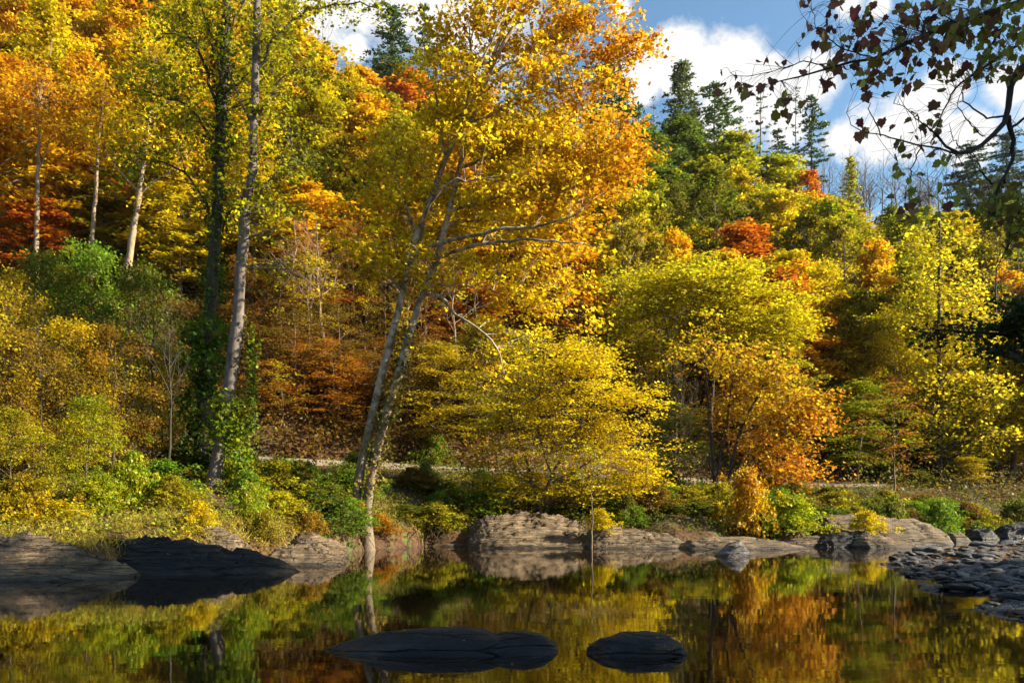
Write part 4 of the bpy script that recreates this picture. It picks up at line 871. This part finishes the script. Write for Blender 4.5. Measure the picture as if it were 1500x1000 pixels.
for px, py, rx_, ry_, n, lv, sz in [
 (1105,118,52,26,16,.1,.10),(1130,160,30,22,6,.5,.10),(1170,160,24,16,4,.2,.10),(1192,30,26,34,9,.0,.10),(1215,70,40,40,16,.05,.10),(1250,40,40,40,20,.1,.105),(1245,95,45,30,16,.4,.11),(1300,45,45,45,34,.1,.105),(1310,95,40,22,12,.3,.11),(1360,35,45,36,40,.25,.105),
 (1360,85,40,25,16,.15,.105),(1420,30,45,36,60,.6,.10),(1480,40,40,50,80,.85,.09),(1415,85,40,30,24,.6,.10),(1470,100,40,20,26,.7,.09),(1390,110,30,20,10,.2,.10),(1280,130,24,14,5,.2,.10),(1262,185,14,16,3,.2,.10),(1300,182,10,10,2,.3,.11),(1355,182,26,22,12,.35,.105),(1340,222,34,18,10,.55,.11),
 (1385,228,20,10,5,.9,.11),(1330,255,20,20,7,.7,.11),(1322,300,24,20,8,.4,.12),(1380,140,10,10,2,.9,.13),(1425,195,8,6,1,.0,.10),(1360,300,20,16,5,.9,.10),(1390,285,20,16,10,.9,.10),(1340,128,20,12,5,.1,.1),(1120,90,16,8,2,.1,.09),(1205,120,16,10,5,.2,.1)]:
    cc = P(px, py, 6.4)
    for _ in range(int(n*1.55)):
        u = ro.uniform(-1, 1, 3); C = P(px+u[0]*rx_, py+u[1]*ry_, 6.5+u[2]*.45)
        i = np.argmin(np.linalg.norm(limbpts-C-[0, 0, .03], axis=1)); q = limbpts[i]
        m = (q+C)/2+np.array([0, 0, .05])+ro.normal(size=3)*.02
        TW.tube(bez(q, m, C, 8), np.linspace(.0020, .0008, 8), 3)
        lobed(C, sz*ro.uniform(.55, 1.3)*.76, float(np.clip(lv+.3*ro.normal(), 0, 1)))
# fine bare twigs and the small dark leaves low at the right edge
for _ in range(110):
    i = ro.integers(len(limbpts)); q = limbpts[i]
    if q[0]/q[1]*F+750 > 1540: continue
    ln = ro.uniform(.1, .45); e = q+ro.normal(size=3)*ln*np.array([.7, .4, .7])
    TW.tube(bez(q, (q+e)/2+ro.normal(size=3)*ln*.15, e, 5), np.linspace(.0025, .0008, 5), 3)
for px, py, rx_, ry_, n in [(1470,300,35,30,150),(1490,330,20,40,110),(1440,310,25,18,60)]:
    for _ in range(n):
        u = ro.normal(size=3)*.6; C = P(px+u[0]*rx_, py+u[1]*ry_, 6.8+u[2]*.3); lobed(C, .05*ro.uniform(.7, 1.4), float(np.clip(.85+.2*ro.normal(), 0, 1)), .2)
        if ro.uniform() < .5:
            i = np.argmin(np.linalg.norm(limbpts-C, axis=1)); TW.tube(bez(limbpts[i], (limbpts[i]+C)/2+ro.normal(size=3)*.03, C, 4), np.linspace(.003, .001, 4), 3)
TW.shift(OB)
link('twig', TW.mesh('twig', M_BARK), oh, (.05,.042,.04))
lm = mesh_from('foliage', np.concatenate(LV)-OB, [], [M_LEAF], {'lv': LA, 'bv': LB}, tri=LT)
link('foliage', lm, oh, (.24,.075,.06), (.26,.29,.03))
# its crown above and beside the frame, which shades the gravel bar
def off_crown(center, rad, n, leaf, seed, nleaf=60):
    r_ = np.random.default_rng(seed); L = Geo()
    for _ in range(n):
        u = r_.normal(size=3); u /= np.linalg.norm(u); c = np.array(center)+u*np.array(rad)*r_.uniform(.3, 1)**.5
        if c[0]/c[1]*F+750 < 1575: continue
        L.leaves(r_, c+r_.normal(size=(nleaf, 3))*np.array([.5, .4, .25]), leaf, .6, .9, r_.uniform(0, 1, nleaf))
    return L
oc = off_crown((11.5, 7.2, 9.2), (5.2, 4.8, 4.4), 380, .17, 3); oc.shift(OB); link('crown', oc.mesh('crown', M_LEAF), oh, (.10,.09,.02), (.13,.15,.022))
# the dark branch reaching in lower down
hero('overhanging_tree', 'near dark branch with drooping green leaves reaching in at the right edge', None, (1850, 830), 12,
     [([(1850,840,12),(1840,650,12),(1830,400,12),(1820,100,12)], .22, .12)],
     [([(1838,620,12),(1700,560,11),(1560,535,10),(1500,526,9.6),(1470,517,9.4),(1447,511,9.3)], .10, .02), ([(1834,480,12),(1700,470,11),(1560,490,10),(1500,492,9.8),(1440,488,9.7),(1385,484,9.6),(1358,481,9.6)], .04, .006), ([(1832,420,12),(1650,430,10.5),(1540,450,9.8),(1480,470,9.6)], .035, .006)],
     [(1475,480,34,14,.35,14,.2,9.7), (1490,455,26,20,.35,12,.2,9.7), (1400,487,40,5,.2,8,.3,9.6), (1470,512,24,5,.2,5,.3,9.4), (1500,500,20,20,.3,8,.2,9.7)],
     (.045,.07,.018), (.11,.12,.02), clump=.12, nleaf=40, leaf=.06, seed=12, bark=(.045,.038,.034), twig=.006)
# trees of the near bank, outside the frame, that keep the river and the rocks in shade
for k, (x, y, H, w) in enumerate([(21,17,19,9),(28,13,20,10),(19,7,17,9),(31,19,21,9)]):
    tm, cm, h, rad, crown = PROTO['broad%d' % (k % 4)]
    r = root('deciduous_tree', 'tall broad tree of the near bank beyond the gravel bar', 'tree', (x, y, ground(x, y)), 'trees of the near bank', k*1.3, (w/2/rad, w/2/rad, H/h))
    link('trunk', tm, r, BK); link(crown, cm, r, YG, G)

# ------------------------------------------------------------------ ground cover
def scatter(name, n, pxr, dr, size, c1, c2, label, up=.8, asp=.8, hgt=(0, .05), blades=False, keep=None, mat=M_LEAF, seed=0, clump=1, spread=.3):
    r_ = np.random.default_rng(200+seed); m = n//clump
    d = dr[0]+(dr[1]-dr[0])*r_.uniform(0, 1, m); px = r_.uniform(pxr[0], pxr[1], m); x = (px-750)/F*d
    x = np.repeat(x, clump)+r_.normal(size=m*clump)*spread*(clump > 1); y = np.repeat(d, clump)+r_.normal(size=m*clump)*spread*(clump > 1)
    z = terrain(x, y); tone = np.repeat(r_.uniform(0, 1, m), clump)
    ok = z > .08; ok &= np.abs(y-road_y(x)) > 1.9
    if keep is not None: ok &= keep(x, y, z, r_)
    x, y, z, tone = x[ok], y[ok], z[ok], tone[ok]; k = len(x)
    hs = r_.uniform(hgt[0], hgt[1], k); C = np.c_[x, y, z+hs]
    g = Geo(); td = None
    if blades:
        td = np.c_[r_.normal(size=(k, 2))*.5, np.ones(k)]; C[:, 2] = z+size*.3
    g.leaves(r_, C, size, up, asp, np.clip(tone*.7+.3*r_.uniform(0, 1, k)+.1*r_.normal(size=k), 0, 1), tdir=td)
    o = struct(name, g.mesh(name, mat), 'stuff', label); o.color = tuple(c1)+(1,); o['tint2'] = list(c2)
    return o
scatter('leaf_litter', 42000, (-150,1650), (24,66), .11, (.17,.065,.016), (.30,.14,.03), 'brown and orange fallen leaves on the bank and forest floor', up=2.5, hgt=(.01,.05), seed=1)
scatter('hillside_litter', 24000, (-150,1650), (60,125), .3, (.20,.085,.025), (.30,.15,.04), 'brown fallen leaves on the wooded hillside', up=1.5, hgt=(.02,.25), seed=2)
scatter('undergrowth', 36000, (-150,1650), (47,84), .16, (.20,.09,.022), (.20,.15,.03), 'low brown and olive undergrowth on the wooded hillside', up=.5, hgt=(.05,1.1), seed=3, clump=45, spread=.55)
NEAR = lambda x, y, z, r_: (y > shore_y(x)+.3) & (y < road_y(x)-2.5)
scatter('hollow_undergrowth', 110000, (-40,760), (46,82), .19, (.17,.07,.014), (.22,.14,.02), 'russet and brown undergrowth in the shaded hollow above the road', up=.4, hgt=(.05,1.9), seed=13, clump=90, spread=.42)
scatter('slope_undergrowth', 40000, (700,1650), (56,96), .2, (.12,.07,.02), (.16,.15,.025), 'dark undergrowth on the slope between the trees', up=.4, hgt=(.05,1.8), seed=14, clump=60, spread=.7)
scatter('ground_cover', 60000, (-150,700), (20,46), .09, (.22,.26,.03), (.40,.30,.03), 'low green and yellow weeds covering the near bank', up=.7, hgt=(.03,.5), seed=4, clump=35, spread=.3, keep=NEAR)
scatter('shore_weeds', 60000, (560,1650), (36,62), .11, (.05,.09,.014), (.17,.17,.02), 'dark green weeds along the far shore below the road', up=.7, hgt=(.03,.6), seed=5, clump=35, spread=.4, keep=NEAR)
scatter('grass', 26000, (-100,640), (19,38), .42, (.50,.34,.05), (.36,.32,.04), 'golden dry grass along the waterline of the near bank', up=.1, asp=.05, blades=True, seed=6, clump=30, spread=.25,
        keep=lambda x, y, z, r_: (y > shore_y(x)+.2) & (y < shore_y(x)+5.5))
scatter('verge_grass', 30000, (880,1650), (44,66), .34, (.16,.15,.025), (.10,.13,.018), 'dull green grass on the verge between road and river', up=.1, asp=.06, blades=True, seed=17, clump=30, spread=.35, keep=NEAR)
scatter('shore_grass', 9000, (560,1600), (36,56), .38, (.34,.27,.05), (.20,.22,.03), 'short grass tufts along the far shore', up=.1, asp=.06, blades=True, seed=7, clump=30, spread=.3,
        keep=lambda x, y, z, r_: (y > shore_y(x)+.1) & (y < shore_y(x)+4))
rl = np.random.default_rng(88); g = Geo()
for o in [o for o in bpy.data.objects if o.name.startswith('rock') and o.type == 'MESH']:
    v = np.empty(len(o.data.vertices)*3); o.data.vertices.foreach_get('co', v); v = v.reshape(-1, 3)[:84*40]+np.array(o.location)
    nz = np.array([o.data.vertices[i].normal.z for i in range(84*40)])
    k_ = np.where((v[:, 2] > .07) & (nz > .35))[0]
    m = 16 if o.location.y > 15 else 5
    if len(k_) > m: k_ = rl.choice(k_, m); g.leaves(rl, v[k_]+np.array([0, 0, .015]), .085 if o.location.y > 15 else .05, 3, .8, rl.uniform(0, 1, m))
o = struct('fallen_leaves', g.mesh('fallen_leaves', M_LEAF), 'stuff', 'scattered orange and yellow leaves lying on the rocks'); o.color = (.45,.15,.02,1); o['tint2'] = [.55,.38,.03]
fl = np.random.default_rng(300); n = 420; C = np.zeros((n, 3)); pyv = fl.uniform(800, 990, n)**1.0; d = F*1.7/(pyv-HOR); C[:, 0] = (fl.uniform(0, 1400, n)-750)/F*d; C[:, 1] = d; C[:, 2] = .006
C = C[(terrain(C[:, 0], C[:, 1]) < -.03)]
# a few leaves adrift near the rocks
g = Geo(); g.leaves(fl, C[::6], .055, 30, .8, fl.uniform(0, 1, len(C[::6])), fold=.02)
o = struct('floating_leaves', g.mesh('floating_leaves', M_LEAF), 'stuff', 'few fallen leaves adrift on the dark water'); o.color = (.4,.16,.03,1); o['tint2'] = [.5,.3,.05]

# ------------------------------------------------------------------ the air
hv = [(x, y, z) for x in (-165, 275) for y in (-45, 340) for z in (-2.2, 105)]
hz = struct('haze', mesh_from('haze', hv, [(0,1,3,2),(4,6,7,5),(0,4,5,1),(2,3,7,6),(0,2,6,4),(1,5,7,3)], []), 'stuff', 'faint clear haze over the valley')
hm = bpy.data.materials.new('haze'); hm.use_nodes = True; ht = hm.node_tree; ht.nodes.clear()
ho = ht.nodes.new('ShaderNodeOutputMaterial'); hp = ht.nodes.new('ShaderNodeVolumePrincipled')
hp.inputs['Color'].default_value = (.92, .93, .95, 1); hp.inputs['Density'].default_value = .00006; hp.inputs['Anisotropy'].default_value = .3
ht.links.new(hp.outputs[0], ho.inputs['Volume']); hz.data.materials.append(hm)
# ------------------------------------------------------------------ sky, sun, camera
SUN = Vector((.88, -.05, .47)).normalized()
w = bpy.data.worlds.new('World'); sc.world = w; w.use_nodes = True; nt = w.node_tree; nt.nodes.clear()
class WN(NT):
    def __init__(s, t): s.t = t
k = WN(nt)
out = k.n('OutputWorld'); bg = k.n('Background'); nt.links.new(bg.outputs[0], out.inputs[0])
sky = k.n('TexSky', sky_type='NISHITA', sun_disc=False); sky.sun_elevation = math.asin(SUN.z); sky.sun_rotation = math.atan2(SUN.x, SUN.y)
sky.air_density = 1.0; sky.dust_density = 1.6; sky.ozone_density = 2.0
tc = k.n('TexCoord'); nv = k.n('VectorMath', operation='NORMALIZE'); k.put(nv, 0, tc.outputs['Generated']); v = nv.outputs[0]
mp = k.n('Mapping'); k.put(mp, 'Vector', v); k.put(mp, 'Scale', (1, 1, 1.5))
n1 = k.noise(mp.outputs[0], 5.0, 8, .62, .3); n2 = k.noise(mp.outputs[0], 18, 5, .6)
def blob(px, py, r):
    c = Vector(((px-750)/F, 1, (HOR-py)/F)).normalized()
    dn = k.n('VectorMath', operation='DISTANCE'); k.put(dn, 0, v); k.put(dn, 1, tuple(c))
    return k.math('SUBTRACT', 1.0, k.math('DIVIDE', dn.outputs['Value'], r/F))
acc = None
for b in [(1005,95,44),(965,85,26),(1060,98,46),(1110,138,46),(1195,110,34),(1150,180,24),(1285,190,38),(1340,172,40),(1380,130,26),(1240,205,22),(925,85,26),(935,130,30),(690,-10,80),(590,5,30),(520,70,16),(488,18,22),(1420,200,30),(1050,170,30),(1240,0,18),(1290,10,14),(400,-60,110),(1560,130,50),(1480,130,24),(910,15,16)]:
    x = blob(*b); acc = x if acc is None else k.math('MAXIMUM', acc, x)
elsewhere = k.math('MULTIPLY_ADD', n1, 3.0, -2.1)
acc = k.math('MAXIMUM', acc, -.5)
dens = k.math('ADD', acc, k.math('MULTIPLY_ADD', n1, 4.0, k.math('MULTIPLY_ADD', n2, 1.3, -2.5)))
sep = k.n('SeparateXYZ'); k.put(sep, 0, v)
behind = k.ramp(sep.outputs[1], [(.2, (1, 1, 1)), (.45, (0, 0, 0))])
dens = k.math('MAXIMUM', dens, k.math('MULTIPLY', elsewhere, behind))
mask = k.ramp(dens, [(.0, (0, 0, 0)), (.55, (1, 1, 1))])
shade = k.ramp(k.math('MULTIPLY_ADD', n2, .5, k.math('MULTIPLY', dens, .55)), [(.2, (.72, .80, .92)), (.55, (1, 1, 1))])
cl = k.mix(1.0, shade, (6.3, 6.25, 6.2), 'MULTIPLY')
skyc = k.mix(1.0, sky.outputs[0], (1.0, 1.28, 1.32), 'MULTIPLY')
c = k.mix(mask, skyc, cl)
k.put(bg, 'Color', c); k.put(bg, 'Strength', .05)
sl = bpy.data.lights.new('sun', 'SUN'); sl.energy = 5.0; sl.angle = math.radians(.5); sl.color = (1, .87, .64)
so = bpy.data.objects.new('sun', sl); COL.objects.link(so); so.rotation_euler = SUN.to_track_quat('Z', 'Y').to_euler(); so.location = (60, 10, 50)

cam = bpy.data.cameras.new('camera'); co = bpy.data.objects.new('camera', cam); COL.objects.link(co)
co.location = (0, 0, CAMZ); co.rotation_euler = (PI/2, 0, 0); cam.sensor_width = 36; cam.lens = 36*F/1500; cam.shift_y = (HOR-500)/1500; cam.clip_end = 2000; cam.clip_start = .05
sc.camera = co
sc.view_settings.view_transform = 'Standard'; sc.view_settings.look = 'None'; sc.view_settings.exposure = 1.72; sc.view_settings.gamma = 1
sc.render.engine = 'CYCLES'
cy = sc.cycles; cy.max_bounces = 6; cy.diffuse_bounces = 2; cy.glossy_bounces = 3; cy.transmission_bounces = 4; cy.transparent_max_bounces = 4; cy.caustics_reflective = False; cy.caustics_refractive = False
cy.sample_clamp_indirect = 6; cy.use_denoising = True; cy.use_adaptive_sampling = True; cy.adaptive_threshold = .02
